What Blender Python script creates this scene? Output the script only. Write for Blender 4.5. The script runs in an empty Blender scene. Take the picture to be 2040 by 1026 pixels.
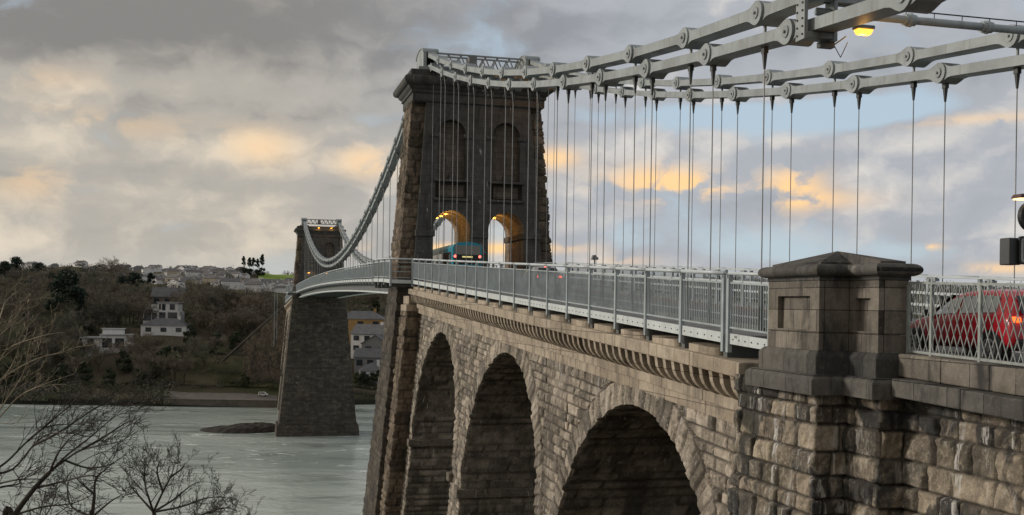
import bpy, math, random
import numpy as np
from mathutils import Vector, Matrix
from mathutils.geometry import tessellate_polygon
random.seed(7)
S = bpy.context.scene
COL = S.collection
PSI = 0.25; FPX = 2100.0; ROLL = 0.015; HZ = 608.0
WATER = -32.0
sP, cP = math.sin(PSI), math.cos(PSI)

# ------------------------------------------------------------------ helpers
LOC = {}
def tag(o, label=None, cat=None, group=None, kind=None):
    if label: o['label'] = label
    if cat: o['category'] = cat
    if group: o['group'] = group
    if kind: o['kind'] = kind
    return o
def thing(name, label, cat, loc=(0, 0, 0), group=None):
    o = bpy.data.objects.new(name, None); COL.objects.link(o)
    o.empty_display_size = 0.3
    o.location = loc; LOC[o.name] = Vector(loc)
    return tag(o, label, cat, group)
def wloc(o):
    return LOC.get(o.name, Vector((0, 0, 0))) if o else Vector((0, 0, 0))
def link_mesh(name, me, mats, parent=None, loc=None):
    o = bpy.data.objects.new(name, me); COL.objects.link(o)
    for m in (mats if isinstance(mats, (list, tuple)) else [mats]): me.materials.append(m)
    if parent is not None: o.parent = parent
    LOC[o.name] = Vector(loc) if loc is not None else wloc(parent)
    if loc is not None: o.location = Vector(loc) - wloc(parent)
    return o
class MB:
    def __init__(s): s.v = []; s.f = []; s.mi = []; s.m = 0
    def add(s, vs, fs):
        b = len(s.v); s.v.extend(tuple(p) for p in vs)
        for f in fs: s.f.append(tuple(i + b for i in f)); s.mi.append(s.m)
    def box(s, x0, x1, y0, y1, z0, z1):
        s.add([(x0,y0,z0),(x1,y0,z0),(x1,y1,z0),(x0,y1,z0),(x0,y0,z1),(x1,y0,z1),(x1,y1,z1),(x0,y1,z1)],
              [(0,3,2,1),(4,5,6,7),(0,1,5,4),(1,2,6,5),(2,3,7,6),(3,0,4,7)])
    def beam(s, p0, p1, w, h, up=(0,0,1)):
        p0 = Vector(p0); p1 = Vector(p1); d = (p1-p0).normalized(); up = Vector(up)
        if abs(d.dot(up)) > .98: up = Vector((0,1,0)) if abs(d.y) < .9 else Vector((1,0,0))
        r = d.cross(up).normalized(); u = r.cross(d)
        vs = []
        for p in (p0, p1):
            for a, b in ((-1,-1),(1,-1),(1,1),(-1,1)): vs.append(p + r*a*w/2 + u*b*h/2)
        s.add(vs, [(3,2,1,0),(4,5,6,7),(0,1,5,4),(1,2,6,5),(2,3,7,6),(3,0,4,7)])
    def cyl(s, p0, p1, r0, r1=None, n=8, cap=True):
        r1 = r0 if r1 is None else r1
        p0 = Vector(p0); p1 = Vector(p1); d = (p1-p0).normalized()
        a = d.orthogonal().normalized(); b = d.cross(a)
        vs = []
        for p, r in ((p0, r0), (p1, r1)):
            for k in range(n):
                t = 2*math.pi*k/n; vs.append(p + a*math.cos(t)*r + b*math.sin(t)*r)
        fs = [(k, (k+1) % n, n+(k+1) % n, n+k) for k in range(n)]
        if cap: fs += [tuple(range(n-1, -1, -1)), tuple(range(n, 2*n))]
        s.add(vs, fs)
    def prism(s, pts, axis, c0, c1, holes=()):
        """polygon (with holes) in the plane across 'axis', extruded from c0 to c1"""
        def P(a, b, c):
            return {'x': (c, a, b), 'y': (a, c, b), 'z': (a, b, c)}[axis]
        loops = [pts] + list(holes)
        flat = [p for l in loops for p in l]
        tri = tessellate_polygon([[Vector((a, b, 0)) for a, b in l] for l in loops])
        n = len(flat)
        s.add([P(a, b, c0) for a, b in flat] + [P(a, b, c1) for a, b in flat],
              [tuple(t) for t in tri] + [tuple(i+n for i in reversed(t)) for t in tri])
        k = 0
        for l in loops:
            m = len(l)
            vs = [P(a, b, c0) for a, b in l] + [P(a, b, c1) for a, b in l]
            s.add(vs, [(i, (i+1) % m, m+(i+1) % m, m+i) for i in range(m)])
            k += m
    def sweep(s, path, prof, closed=False):
        """profile (list of (out, z)) swept along plan path of (x,y) with left-hand normals; mitred"""
        n = len(path); rings = []
        for i in range(n):
            p = Vector(path[i])
            a = Vector(path[i-1]) if (i > 0 or closed) else None
            b = Vector(path[(i+1) % n]) if (i < n-1 or closed) else None
            def nr(q0, q1):
                d = (q1-q0).normalized(); return Vector((d.y, -d.x))
            if a is None: m = nr(p, b)
            elif b is None: m = nr(a, p)
            else:
                n0, n1 = nr(a, p), nr(p, b); m = (n0+n1); m = m/(max(.2, 1+n0.dot(n1)))
            rings.append([(p.x+m.x*o, p.y+m.y*o, z) for o, z in prof])
        k = len(prof); vs = [q for r in rings for q in r]; fs = []
        for i in range(n if closed else n-1):
            j = (i+1) % n
            for t in range(k-1): fs.append((i*k+t, j*k+t, j*k+t+1, i*k+t+1))
        s.add(vs, fs)
    def xform(s, fn, start=0):
        for i in range(start, len(s.v)): s.v[i] = tuple(fn(*s.v[i]))
    def build(s, name, mats, parent=None, smooth=False, loc=None, bevel=0, fix=True):
        off = Vector(loc) if loc is not None else wloc(parent)
        me = bpy.data.meshes.new(name)
        me.from_pydata([(x-off.x, y-off.y, z-off.z) for x, y, z in s.v], [], s.f)
        if fix:
            import bmesh
            bm = bmesh.new(); bm.from_mesh(me); bm.faces.ensure_lookup_table()
            for f, mi in zip(bm.faces, s.mi): f.material_index = mi
            bmesh.ops.recalc_face_normals(bm, faces=bm.faces)
            bm.to_mesh(me); bm.free()
        else:
            me.polygons.foreach_set('material_index', s.mi)
        if smooth:
            me.polygons.foreach_set('use_smooth', [True]*len(me.polygons))
        o = link_mesh(name, me, mats, parent, loc)
        if bevel:
            md = o.modifiers.new('bevel', 'BEVEL'); md.width = bevel; md.segments = 2; md.limit_method = 'ANGLE'
        return o
def copy_tree(o, loc, parent=None, scale=None, rz=0.0, label=None):
    c = o.copy(); COL.objects.link(c)
    if parent is not None: c.parent = parent
    if loc is not None: c.location = loc; LOC[c.name] = Vector(loc)
    if scale is not None: c.scale = scale
    if rz: c.rotation_euler = (0, 0, rz)
    if label: c['label'] = label
    for ch in list(o.children): copy_tree(ch, None, c)
    return c

# numpy noise ---------------------------------------------------------------
def hsh(i, j, s):
    with np.errstate(over='ignore'):
        x = (i.astype(np.int64)*374761393 + j.astype(np.int64)*668265263 + int(s)*144665) & 0xffffffff
        x = ((x ^ (x >> 13))*1274126177) & 0xffffffff
        x = x ^ (x >> 16)
    return (x & 0xffffff)/float(0x1000000)
def vnoise(x, y, s):
    xi, yi = np.floor(x), np.floor(y); fx, fy = x-xi, y-yi
    fx = fx*fx*(3-2*fx); fy = fy*fy*(3-2*fy)
    a, b = hsh(xi, yi, s), hsh(xi+1, yi, s); c, d = hsh(xi, yi+1, s), hsh(xi+1, yi+1, s)
    return (a+(b-a)*fx)*(1-fy)+(c+(d-c)*fx)*fy
def fbm(x, y, s, o=4):
    t = 0*x; a = .5; n = 0
    for k in range(o):
        t = t+a*vnoise(x*2**k, y*2**k, s+k*17); n += a; a *= .5
    return t/n
def blocks(u, v, ch, bl, seed):
    vv = v/ch; r = np.floor(vv)
    z = np.zeros_like(r)
    je = lambda k: k+.35*(hsh(k, z, seed+5)-.5)
    r = np.where(vv < je(r), r-1, np.where(vv >= je(r+1), r+1, r))
    dv = np.minimum(vv-je(r), je(r+1)-vv)*ch
    sc = .75+.5*hsh(r, z, seed+1); uu = u/bl*sc+hsh(r, z, seed+2)*7
    k = np.floor(uu); jc = lambda k: k+.55*(hsh(k, r, seed+3)-.5)
    k = np.where(uu < jc(k), k-1, np.where(uu >= jc(k+1), k+1, k))
    du = np.minimum(uu-jc(k), jc(k+1)-uu)*bl/sc
    return np.minimum(du, dv), hsh(k, r, seed+11), hsh(k, r, seed+23)
def facet(x, y, s):
    """creased noise: straight-sided facets like split stone"""
    xi, yi = np.floor(x), np.floor(y); fx, fy = x-xi, y-yi
    a, b = hsh(xi, yi, s), hsh(xi+1, yi, s); c, d = hsh(xi, yi+1, s), hsh(xi+1, yi+1, s)
    lo = a+(b-a)*fx+(d-b)*fy; hi = a+(d-c)*fx+(c-a)*fy
    return np.where(fx > fy, lo, hi)
def rock(u, v, ch=.5, bl=.8, seed=1, amp=.09, joint=.03):
    d, t, q = blocks(u, v, ch, bl, seed)
    pil = np.clip(d/.05, 0, 1)
    f1 = facet(u*2.6+q*9, v*2.6+t*9, seed+40); f2 = facet(u*6.3+v*2, v*6.3-u*2, seed+60)
    h = amp*(pil*(.15+.75*q)+1.0*(f1-.4)*pil+.42*(f2-.5)+.28*(fbm(u*11, v*11, seed+80, 2)-.5))
    j = 1-np.clip(d/(joint*1.6), 0, 1)
    return h-joint*.9*j, np.stack([np.clip(t+.5*(f1-.5), 0, 1), j, q], -1)
def grid_mesh(name, P, C, mat, parent=None, smooth=True):
    """one mesh from one or several point grids"""
    if not isinstance(P, list): P, C = [P], [C]
    off = np.array(wloc(parent)); VS = []; QS = []; CS = []; base = 0
    for p, c in zip(P, C):
        nv, nu = p.shape[:2]
        VS.append(p.reshape(-1, 3)-off); CS.append(c.reshape(-1, 3))
        idx = np.arange(nv*nu).reshape(nv, nu)+base; base += nv*nu
        QS.append(np.stack([idx[:-1, :-1], idx[:-1, 1:], idx[1:, 1:], idx[1:, :-1]], -1).reshape(-1, 4))
    V = np.concatenate(VS).astype(np.float32); Q = np.concatenate(QS); C = np.concatenate(CS)
    me = bpy.data.meshes.new(name)
    me.vertices.add(len(V)); me.vertices.foreach_set('co', V.ravel())
    me.loops.add(Q.size); me.loops.foreach_set('vertex_index', Q.ravel().astype(np.int32))
    me.polygons.add(len(Q)); me.polygons.foreach_set('loop_start', np.arange(0, Q.size, 4, dtype=np.int32))
    me.update(calc_edges=True)
    if smooth: me.polygons.foreach_set('use_smooth', np.ones(len(Q), bool))
    a = me.attributes.new('Col', 'FLOAT_COLOR', 'POINT')
    a.data.foreach_set('color', np.concatenate([C, np.ones((len(C), 1))], 1).astype(np.float32).ravel())
    return link_mesh(name, me, mat, parent)

# ------------------------------------------------------------------ materials
class NT:
    def __init__(s, tree): s.t = tree; s.n = tree.nodes; s.l = tree.links
    def new(s, typ, **kw):
        n = s.n.new(typ)
        for k, v in kw.items(): setattr(n, k, v)
        return n
    def put(s, sock, val):
        if hasattr(val, 'is_output'): s.l.new(val, sock)
        elif val is not None:
            try: sock.default_value = val
            except Exception: sock.default_value = tuple(val)+(1,)
    def math(s, op, a, b=None, c=None, clamp=False):
        n = s.new('ShaderNodeMath', operation=op, use_clamp=clamp)
        s.put(n.inputs[0], a)
        if b is not None: s.put(n.inputs[1], b)
        if c is not None: s.put(n.inputs[2], c)
        return n.outputs[0]
    def mix(s, f, a, b, mode='MIX'):
        n = s.new('ShaderNodeMix', data_type='RGBA', blend_type=mode)
        s.put(n.inputs[0], f)
        for k, x in ((6, a), (7, b)):
            if hasattr(x, 'is_output'): s.l.new(x, n.inputs[k])
            else: n.inputs[k].default_value = tuple(x)+(1,) if len(x) == 3 else x
        return n.outputs[2]
    def sstep(s, x, a, b):
        n = s.new('ShaderNodeMapRange', interpolation_type='SMOOTHSTEP')
        s.put(n.inputs[0], x); s.put(n.inputs[1], a); s.put(n.inputs[2], b)
        return n.outputs[0]
    def noise(s, vec, scale=5, detail=4, rough=.55, dist=0.0, col=False):
        n = s.new('ShaderNodeTexNoise'); s.put(n.inputs['Vector'], vec)
        n.inputs['Scale'].default_value = scale; n.inputs['Detail'].default_value = detail
        n.inputs['Roughness'].default_value = rough; n.inputs['Distortion'].default_value = dist
        return n.outputs['Color' if col else 'Fac']
    def map(s, vec, scale=(1,1,1), loc=(0,0,0), rot=(0,0,0)):
        n = s.new('ShaderNodeMapping'); s.put(n.inputs[0], vec)
        n.inputs['Scale'].default_value = scale; n.inputs['Location'].default_value = loc; n.inputs['Rotation'].default_value = rot
        return n.outputs[0]
    def pos(s): return s.new('ShaderNodeNewGeometry').outputs['Position']
    def obj(s): return s.new('ShaderNodeTexCoord').outputs['Object']
    def bump(s, h, st=.5, d=.02, nrm=None):
        n = s.new('ShaderNodeBump'); n.inputs['Strength'].default_value = st; n.inputs['Distance'].default_value = d
        s.put(n.inputs['Height'], h)
        if nrm is not None: s.l.new(nrm, n.inputs['Normal'])
        return n.outputs[0]
def mat(name):
    m = bpy.data.materials.new(name); m.use_nodes = True
    t = NT(m.node_tree); b = m.node_tree.nodes['Principled BSDF']
    return m, t, b
def plain(name, col, rough=.6, var=.25, scale=3.0, metal=0.0, bump=0.0, dirt=None, spec=.4):
    m, t, b = mat(name)
    p = t.pos(); n = t.noise(p, scale, 6, .6)
    f = t.sstep(n, .3, .7)
    c = t.mix(f, tuple(x*(1-var) for x in col), tuple(min(1, x*(1+var)) for x in col))
    if dirt:
        st = t.noise(t.map(p, (3, 3, .35)), 1.6, 5, .65)
        c = t.mix(t.sstep(st, .52, .78), c, dirt)
    t.put(b.inputs['Base Color'], c); b.inputs['Roughness'].default_value = rough
    b.inputs['Metallic'].default_value = metal; b.inputs['Specular IOR Level'].default_value = spec
    if bump: t.put(b.inputs['Normal'], t.bump(t.noise(p, scale*6, 5, .6), bump, .03))
    return m
def emit(name, col, st):
    m, t, b = mat(name)
    b.inputs['Base Color'].default_value = (*[min(1, c) for c in col], 1)
    b.inputs['Emission Color'].default_value = (*col, 1); b.inputs['Emission Strength'].default_value = st
    return m
def stone(name, ca, cb, cj=(.05,.045,.04), stain=(.05,.05,.045), sa=.5, white=0.0, green=0.0, rough=.95, patch=0.0, wt=.6):
    """rock-faced masonry: per-block tone from attribute Col, grime with its own shape"""
    m, t, b = mat(name)
    at = t.new('ShaderNodeAttribute', attribute_name='Col'); sep = t.new('ShaderNodeSeparateColor'); t.l.new(at.outputs['Color'], sep.inputs[0])
    p = t.pos()
    c = t.mix(sep.outputs[0], ca, cb)
    c = t.mix(t.math('MULTIPLY', t.sstep(sep.outputs[2], .72, .9), .55), c, (ca[0]*.75, ca[1]*.85, ca[2]*.98))
    n1 = t.noise(p, 2.2, 8, .65); c = t.mix(t.math('MULTIPLY', t.sstep(n1, .35, .7), .55), c, tuple(x*.45 for x in ca))
    n4 = t.noise(p, 9.0, 6, .7); c = t.mix(t.math('MULTIPLY', t.sstep(n4, .48, .72), .6), c, tuple(min(1, x*1.35) for x in cb))
    n5 = t.noise(p, 34, 5, .7); c = t.mix(t.math('MULTIPLY', t.sstep(n5, .5, .68), .55), c, tuple(x*.4 for x in ca))
    if patch:
        pn = t.noise(p, .55, 6, .62, .6); pf = t.math('MULTIPLY', t.sstep(t.math('ADD', pn, t.math('MULTIPLY', sep.outputs[2], .10)), .53, .60), patch); c = t.mix(pf, c, (.042, .043, .044))
    st = t.noise(t.map(p, (.9, .9, .28)), .8, 7, .68, .4)
    stf = t.math('MULTIPLY', t.sstep(t.math('ADD', st, t.math('MULTIPLY', sep.outputs[2], .1)), .5, .68), sa)
    c = t.mix(stf, c, stain)
    if green:
        g = t.noise(p, .9, 5, .6); c = t.mix(t.math('MULTIPLY', t.sstep(g, .52, .7), green), c, (.055, .06, .025))
    if white:
        w = t.noise(t.map(p, (3.4, 3.4, .42), (3, 1, 0)), 1.1, 6, .7, .6)
        w2 = t.noise(p, .35, 2, .5)
        wf = t.math('MULTIPLY', t.sstep(w, wt, wt+.08), t.sstep(w2, .40, .58))
        c = t.mix(t.math('MULTIPLY', wf, white), c, (.55, .53, .5))
    c = t.mix(t.math('MULTIPLY', sep.outputs[1], .95), c, cj)
    t.put(b.inputs['Base Color'], c); b.inputs['Roughness'].default_value = rough; b.inputs['Specular IOR Level'].default_value = .15
    hb = t.math('ADD', t.noise(p, 14, 8, .7), t.math('MULTIPLY', t.noise(p, 45, 4, .6), .4))
    t.put(b.inputs['Normal'], t.bump(hb, .8, .06))
    return m
def ashlar(name, ca, cb, plane='xz', bw=.9, bh=.45, stain=(.03,.03,.03), sa=.5, white=0.0, mortar=.012, lich=0.0):
    """dressed stone: faint joints, streaks and bleached patches"""
    m, t, b = mat(name)
    p = t.pos(); x = t.new('ShaderNodeSeparateXYZ'); t.l.new(p, x.inputs[0])
    cv = t.new('ShaderNodeCombineXYZ')
    t.l.new(x.outputs[0 if plane == 'xz' else 1], cv.inputs[0]); t.l.new(x.outputs[2], cv.inputs[1])
    br = t.new('ShaderNodeTexBrick'); t.l.new(cv.outputs[0], br.inputs['Vector'])
    br.inputs['Scale'].default_value = 1; br.inputs['Brick Width'].default_value = bw; br.inputs['Row Height'].default_value = bh
    br.inputs['Mortar Size'].default_value = mortar; br.inputs['Color1'].default_value = (*ca, 1); br.inputs['Color2'].default_value = (*cb, 1)
    br.inputs['Mortar'].default_value = (*[k*.35 for k in ca], 1); br.inputs['Bias'].default_value = 0
    c = br.outputs['Color']
    n1 = t.noise(p, 2.5, 8, .65); c = t.mix(t.math('MULTIPLY', t.sstep(n1, .35, .7), .5), c, tuple(k*.55 for k in ca))
    n2 = t.noise(p, 12, 5, .7); c = t.mix(t.math('MULTIPLY', t.sstep(n2, .5, .75), .35), c, tuple(min(1, k*1.4) for k in cb))
    st = t.noise(t.map(p, (1.3, 1.3, .3)), 1.0, 7, .68, .3)
    c = t.mix(t.math('MULTIPLY', t.sstep(st, .48, .66), sa), c, stain)
    if white:
        w = t.noise(t.map(p, (4.2, 4.2, .5), (7, 3, 0)), 1.0, 6, .72, .5)
        w2 = t.noise(p, .4, 2, .5)
        c = t.mix(t.math('MULTIPLY', t.math('MULTIPLY', t.sstep(w, .6, .68), t.sstep(w2, .45, .62)), white), c, (.5, .48, .45))
    if lich:
        g = t.noise(p, 1.7, 5, .65); c = t.mix(t.math('MULTIPLY', t.sstep(g, .55, .72), lich), c, (.06, .065, .03))
    t.put(b.inputs['Base Color'], c); b.inputs['Roughness'].default_value = .92; b.inputs['Specular IOR Level'].default_value = .2
    hb = t.math('ADD', t.math('MULTIPLY', t.noise(p, 20, 7, .7), .6), t.math('MULTIPLY', br.outputs['Fac'], -1.2))
    t.put(b.inputs['Normal'], t.bump(hb, .6, .025))
    return m

M = {}
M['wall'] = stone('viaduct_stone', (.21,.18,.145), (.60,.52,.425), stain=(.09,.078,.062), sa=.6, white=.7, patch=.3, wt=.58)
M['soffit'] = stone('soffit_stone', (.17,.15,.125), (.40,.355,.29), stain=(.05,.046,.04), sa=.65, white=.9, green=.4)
M['tower_rock'] = stone('tower_rock', (.12,.095,.07), (.25,.20,.15), stain=(.04,.036,.032), sa=.6, green=.3)
M['tower_flank'] = stone('tower_flank', (.13,.10,.075), (.30,.24,.18), stain=(.045,.038,.032), sa=.75, green=.4)
M['pier_dark'] = stone('pier_stone', (.062,.055,.048), (.15,.13,.105), stain=(.04,.036,.032), sa=.45, white=.5)
M['abut'] = stone('abutment_stone', (.15,.13,.105), (.50,.42,.32), stain=(.05,.05,.05), sa=.7, white=1.0, green=.25, patch=.85, wt=.535)
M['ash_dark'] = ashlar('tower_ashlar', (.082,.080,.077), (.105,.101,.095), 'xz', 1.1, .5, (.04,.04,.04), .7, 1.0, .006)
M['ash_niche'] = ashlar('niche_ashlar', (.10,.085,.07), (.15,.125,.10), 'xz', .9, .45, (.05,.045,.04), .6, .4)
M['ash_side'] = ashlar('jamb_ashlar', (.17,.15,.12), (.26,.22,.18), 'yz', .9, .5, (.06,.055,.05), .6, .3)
M['tan'] = ashlar('string_course_stone', (.33,.275,.21), (.47,.40,.315), 'yz', 1.3, .9, (.13,.11,.09), .7, .6)
M['ped'] = ashlar('pedestal_stone', (.13,.115,.10), (.27,.24,.20), 'yz', 1.2, .48, (.035,.035,.036), .9, .35, .01, .3)
M['ped_dark'] = ashlar('weathered_capstone', (.068,.066,.063), (.15,.14,.125), 'yz', 1.0, .7, (.022,.023,.026), .9, .2, .01, .25)
M['paint'] = plain('chain_paint', (.265,.295,.30), .5, .18, .9, dirt=(.18,.175,.16), bump=.05)
M['paint2'] = plain('pin_paint', (.25,.275,.28), .5, .15, 1.4, dirt=(.16,.13,.105))
M['rail'] = plain('rail_paint', (.33,.375,.39), .45, .15, 1.5, dirt=(.22,.235,.23))
M['raillight'] = plain('handrail_paint', (.50,.55,.57), .4, .08, 1.5)
M['fascia'] = plain('fascia_paint', (.52,.56,.56), .5, .1, 1.1, dirt=(.33,.35,.33))
M['deck'] = plain('deck_steel', (.10,.11,.11), .6, .2, .8)
M['rod'] = plain('hanger_steel', (.25,.26,.26), .5, .15, 2)
M['socket'] = plain('socket_steel', (.055,.06,.06), .5, .15, 2)
M['lattice'] = plain('lattice_paint', (.28,.305,.29), .5, .2, 5, dirt=(.22,.20,.16))
M['dark'] = plain('dark_plastic', (.012,.013,.014), .4, .1, 3)
M['grey'] = plain('grey_metal', (.14,.15,.155), .45, .12, 3)
M['lamp'] = emit('sodium_lamp', (1, .40, .05), 2.3)
M['lampw'] = emit('warm_lamp', (1, .72, .32), 1.8)
M['red'] = emit('tail_light', (1, .10, .07), 4.0)
M['orange'] = emit('lit_tail_light', (1, .14, .02), 1.6)

# ------------------------------------------------------------------ bridge levels
YT, YF = 84.0, 260.6; XC = 17.9
XL, XR = 13.79, 22.13
G = .0455
def zg(Y): return G*(Y-52)
def zt(Y):
    """top of footway handrail along the bridge"""
    if Y <= 81: return zg(Y)+2.14
    if Y <= 263.6:
        t = (Y-81)/182.6; return 3.46+(3.85-3.46)*t+.95*4*t*(1-t)
    return 3.85-.040*(Y-263.6)
def hw(z): return 6.35-.072*z if z > 0 else 6.35-.094*z     # tower half width
def yfront(z): return (81.5+.06*(z-3.5)) if z > 0 else (81.29+.055*z)   # tower front plane
def Xw(z): return 13.0+.09*z                                # viaduct face

# ------------------------------------------------------------------ camera + world
cam = bpy.data.cameras.new('camera'); co = bpy.data.objects.new('camera', cam); COL.objects.link(co)
F = Vector((sP, cP, 0)); R = Vector((cP, -sP, 0)); Z = Vector((0, 0, 1))
cr, sr = math.cos(ROLL), math.sin(ROLL)
right = R*cr+Z*sr; up = Z*cr-R*sr
mw = Matrix.Identity(4)
for i in range(3): mw[i][0] = right[i]; mw[i][1] = up[i]; mw[i][2] = -F[i]
co.matrix_world = mw
cam.sensor_width = 36; cam.lens = FPX/2040*36; cam.shift_y = (HZ-513)/2040
cam.clip_start = .2; cam.clip_end = 20000
S.camera = co

SUN_AZ, SUN_EL = math.radians(-62), math.radians(17)
w = bpy.data.worlds.new('World'); S.world = w; w.use_nodes = True
t = NT(w.node_tree); bg = w.node_tree.nodes['Background']
sky = t.new('ShaderNodeTexSky', sky_type='NISHITA'); sky.sun_disc = False
sky.sun_elevation = SUN_EL; sky.sun_rotation = SUN_AZ % (2*math.pi)
gen = t.new('ShaderNodeTexCoord').outputs['Generated']
sx = t.new('ShaderNodeSeparateXYZ'); t.l.new(gen, sx.inputs[0])
az = t.math('ARCTAN2', sx.outputs[0], sx.outputs[1])
hyp = t.math('SQRT', t.math('ADD', t.math('MULTIPLY', sx.outputs[0], sx.outputs[0]), t.math('MULTIPLY', sx.outputs[1], sx.outputs[1])))
el = t.math('DIVIDE', sx.outputs[2], t.math('MAXIMUM', hyp, .05))
el = t.math('MINIMUM', t.math('MAXIMUM', el, -.1), 3.0)
cv = t.new('ShaderNodeCombineXYZ'); t.l.new(az, cv.inputs[0]); t.l.new(t.math('MULTIPLY', el, 1.35), cv.inputs[1])
P0 = cv.outputs[0]
def gauss(a, e, ra, re):
    """soft spot in sky direction (azimuth, tan elevation)"""
    da = t.math('DIVIDE', t.math('SUBTRACT', az, a), ra); de = t.math('DIVIDE', t.math('SUBTRACT', el, e), re)
    return t.math('EXPONENT', t.math('MULTIPLY', t.math('ADD', t.math('MULTIPLY', da, da), t.math('MULTIPLY', de, de)), -1))
def A(px): return PSI+math.atan((px-1020)/FPX)
def E_(px, py): return (HZ+ROLL*(px-1020)-py)/FPX*math.cos(math.atan((px-1020)/FPX))
def spots(lst):
    acc = None
    for px, py, rx, ry, k in lst:
        g = t.math('MULTIPLY', gauss(A(px), E_(px, py), rx/FPX, ry/FPX), k)
        acc = g if acc is None else t.math('ADD', acc, g)
    return acc
warp = t.noise(P0, 12, 5, .6, col=True)
wv = t.new('ShaderNodeVectorMath', operation='MULTIPLY_ADD'); t.l.new(warp, wv.inputs[0]); wv.inputs[1].default_value = (.075, .06, 0); t.l.new(P0, wv.inputs[2])
PW = wv.outputs[0]
def billow(off):
    """heaped cloud heads: smooth cells at three sizes"""
    acc = None
    for sc_, k, lc in ((8.0, .52, (0, 0, 0)), (18, .30, (3, 7, 0))):
        v = t.new('ShaderNodeTexVoronoi', feature='F1'); v.inputs['Scale'].default_value = sc_
        t.l.new(t.map(PW, (1, 1.25, 1), (lc[0]+off[0], lc[1]+off[1], lc[2])), v.inputs['Vector'])
        q = t.math('MULTIPLY', t.math('SUBTRACT', 1, v.outputs['Distance']), k)
        acc = q if acc is None else t.math('ADD', acc, q)
    return acc
n_big = t.noise(PW, 4.5, 8, .52, .1)
OFF = (.010, -.013, 0)
n_puff = billow((0, 0)); n_off = billow(OFF)
n_fine = t.noise(PW, 24, 8, .6, .2)
n_puff = t.math('ADD', n_puff, t.math('MULTIPLY', t.math('SUBTRACT', n_fine, .5), .45))
relief = t.math('ADD', t.math('SUBTRACT', n_puff, n_off), 0)
strat = t.noise(t.map(PW, (1, 3.0, 1), (2, 5, 0)), 5, 10, .6, .3)
gap = spots([(1560,230,190,45,.62),(1330,235,180,34,.36),(1750,215,150,28,.5),(1900,330,300,25,.12),(1320,480,330,45,.36),
             (1900,500,240,24,.30),(900,470,90,30,.24),(1000,455,60,30,.26),(700,240,110,26,.20),(300,232,120,20,.16),(2000,40,250,60,.10),(450,180,120,20,.12)])
cov = t.math('SUBTRACT', t.math('ADD', t.math('MULTIPLY', n_big, .6), t.math('MULTIPLY', t.math('SUBTRACT', n_puff, .06), .5)), t.math('MULTIPLY', gap, .62))
mask = t.sstep(cov, .15, .36)
blue = t.mix(.72, t.mix(1.0, sky.outputs[0], (.085, .085, .085), 'MULTIPLY'), (.47, .58, .68))
warm = t.sstep(az, A(1300), A(450))
c_mid = t.mix(warm, (.365, .385, .42), (.395, .37, .33))
c_dark = t.mix(warm, (.26, .275, .305), (.215, .208, .20))
c_lite = t.mix(warm, (.63, .60, .56), (.65, .57, .46))
topdark = spots([(330,30,620,95,.60),(150,10,300,80,.3),(1000,40,320,80,.22),(1850,140,300,40,.14),(640,215,260,40,.05),(300,345,420,26,.04)])
lite = spots([(110,280,200,40,.30),(480,290,110,45,.42),(720,325,80,35,.42),(420,400,420,24,.16),(100,480,340,40,.26),(600,480,240,60,.2),(1650,300,420,60,.25),(1230,300,120,60,.25),(1500,460,600,36,.16),(60,150,140,24,.25),(1120,420,200,60,.12)])
sh = t.math('ADD', t.math('ADD', t.math('MULTIPLY', relief, 1.5), t.math('MULTIPLY', t.math('SUBTRACT', n_big, .5), .9)), t.math('MULTIPLY', t.math('SUBTRACT', strat, .5), .6))
sh = t.math('ADD', sh, t.math('SUBTRACT', lite, topdark))
cc = t.mix(t.sstep(sh, .0, .55), c_mid, c_lite)
cc = t.mix(t.sstep(sh, .04, -.62), cc, c_dark)
gold = spots([(1300,362,96,31,1.0),(1390,375,66,26,.8),(1575,372,57,40,1.0),(1625,398,96,19,.6),(515,292,66,36,.5),(725,322,57,31,.6),(55,362,72,33,.35),
              (1100,315,48,21,.9),(60,150,132,26,.2),(2000,535,72,10,.8),(1850,493,24,6,1.0),(1240,520,72,12,.35),(1930,237,180,10,.4),(1010,493,144,9,.8),(900,497,144,9,.8),(200,245,156,24,.3)])
gf = t.math('MULTIPLY', gold, t.sstep(t.math('ADD', n_puff, t.math('MULTIPLY', relief, 1.6)), .22, .50), clamp=True)
cc = t.mix(gf, cc, (.92, .60, .30))
skyc = t.mix(mask, blue, cc)
skyc = t.mix(t.math('MULTIPLY', t.sstep(el, .055, .005), .45), skyc, (.56, .56, .53))
skyc = t.mix(t.sstep(el, 0.0, -.05), skyc, (.12, .12, .11))
t.l.new(skyc, bg.inputs['Color']); bg.inputs['Strength'].default_value = 1.0
w.cycles.sampling_method = 'MANUAL'; w.cycles.sample_map_resolution = 512

sl = bpy.data.lights.new('sun', 'SUN'); sl.energy = 1.9; sl.angle = math.radians(11); sl.color = (1, .92, .82)
so = bpy.data.objects.new('sun', sl); COL.objects.link(so)
sd = Vector((math.sin(SUN_AZ)*math.cos(SUN_EL), math.cos(SUN_AZ)*math.cos(SUN_EL), math.sin(SUN_EL)))
so.rotation_euler = (-sd).to_track_quat('-Z', 'Y').to_euler()
S.view_settings.view_transform = 'Standard'; S.view_settings.look = 'None'
S.view_settings.gamma = 1; S.view_settings.use_curve_mapping = False
S.view_settings.exposure = 0.25
S.cycles.max_bounces = 6; S.cycles.diffuse_bounces = 2; S.cycles.glossy_bounces = 3; S.cycles.transparent_max_bounces = 4
S.cycles.use_denoising = True; S.cycles.denoiser = 'OPENIMAGEDENOISE'; S.cycles.denoising_input_passes = 'RGB_ALBEDO_NORMAL'; S.cycles.denoising_prefilter = 'ACCURATE'; S.cycles.use_adaptive_sampling = False; S.cycles.sample_clamp_indirect = 3.0
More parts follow.
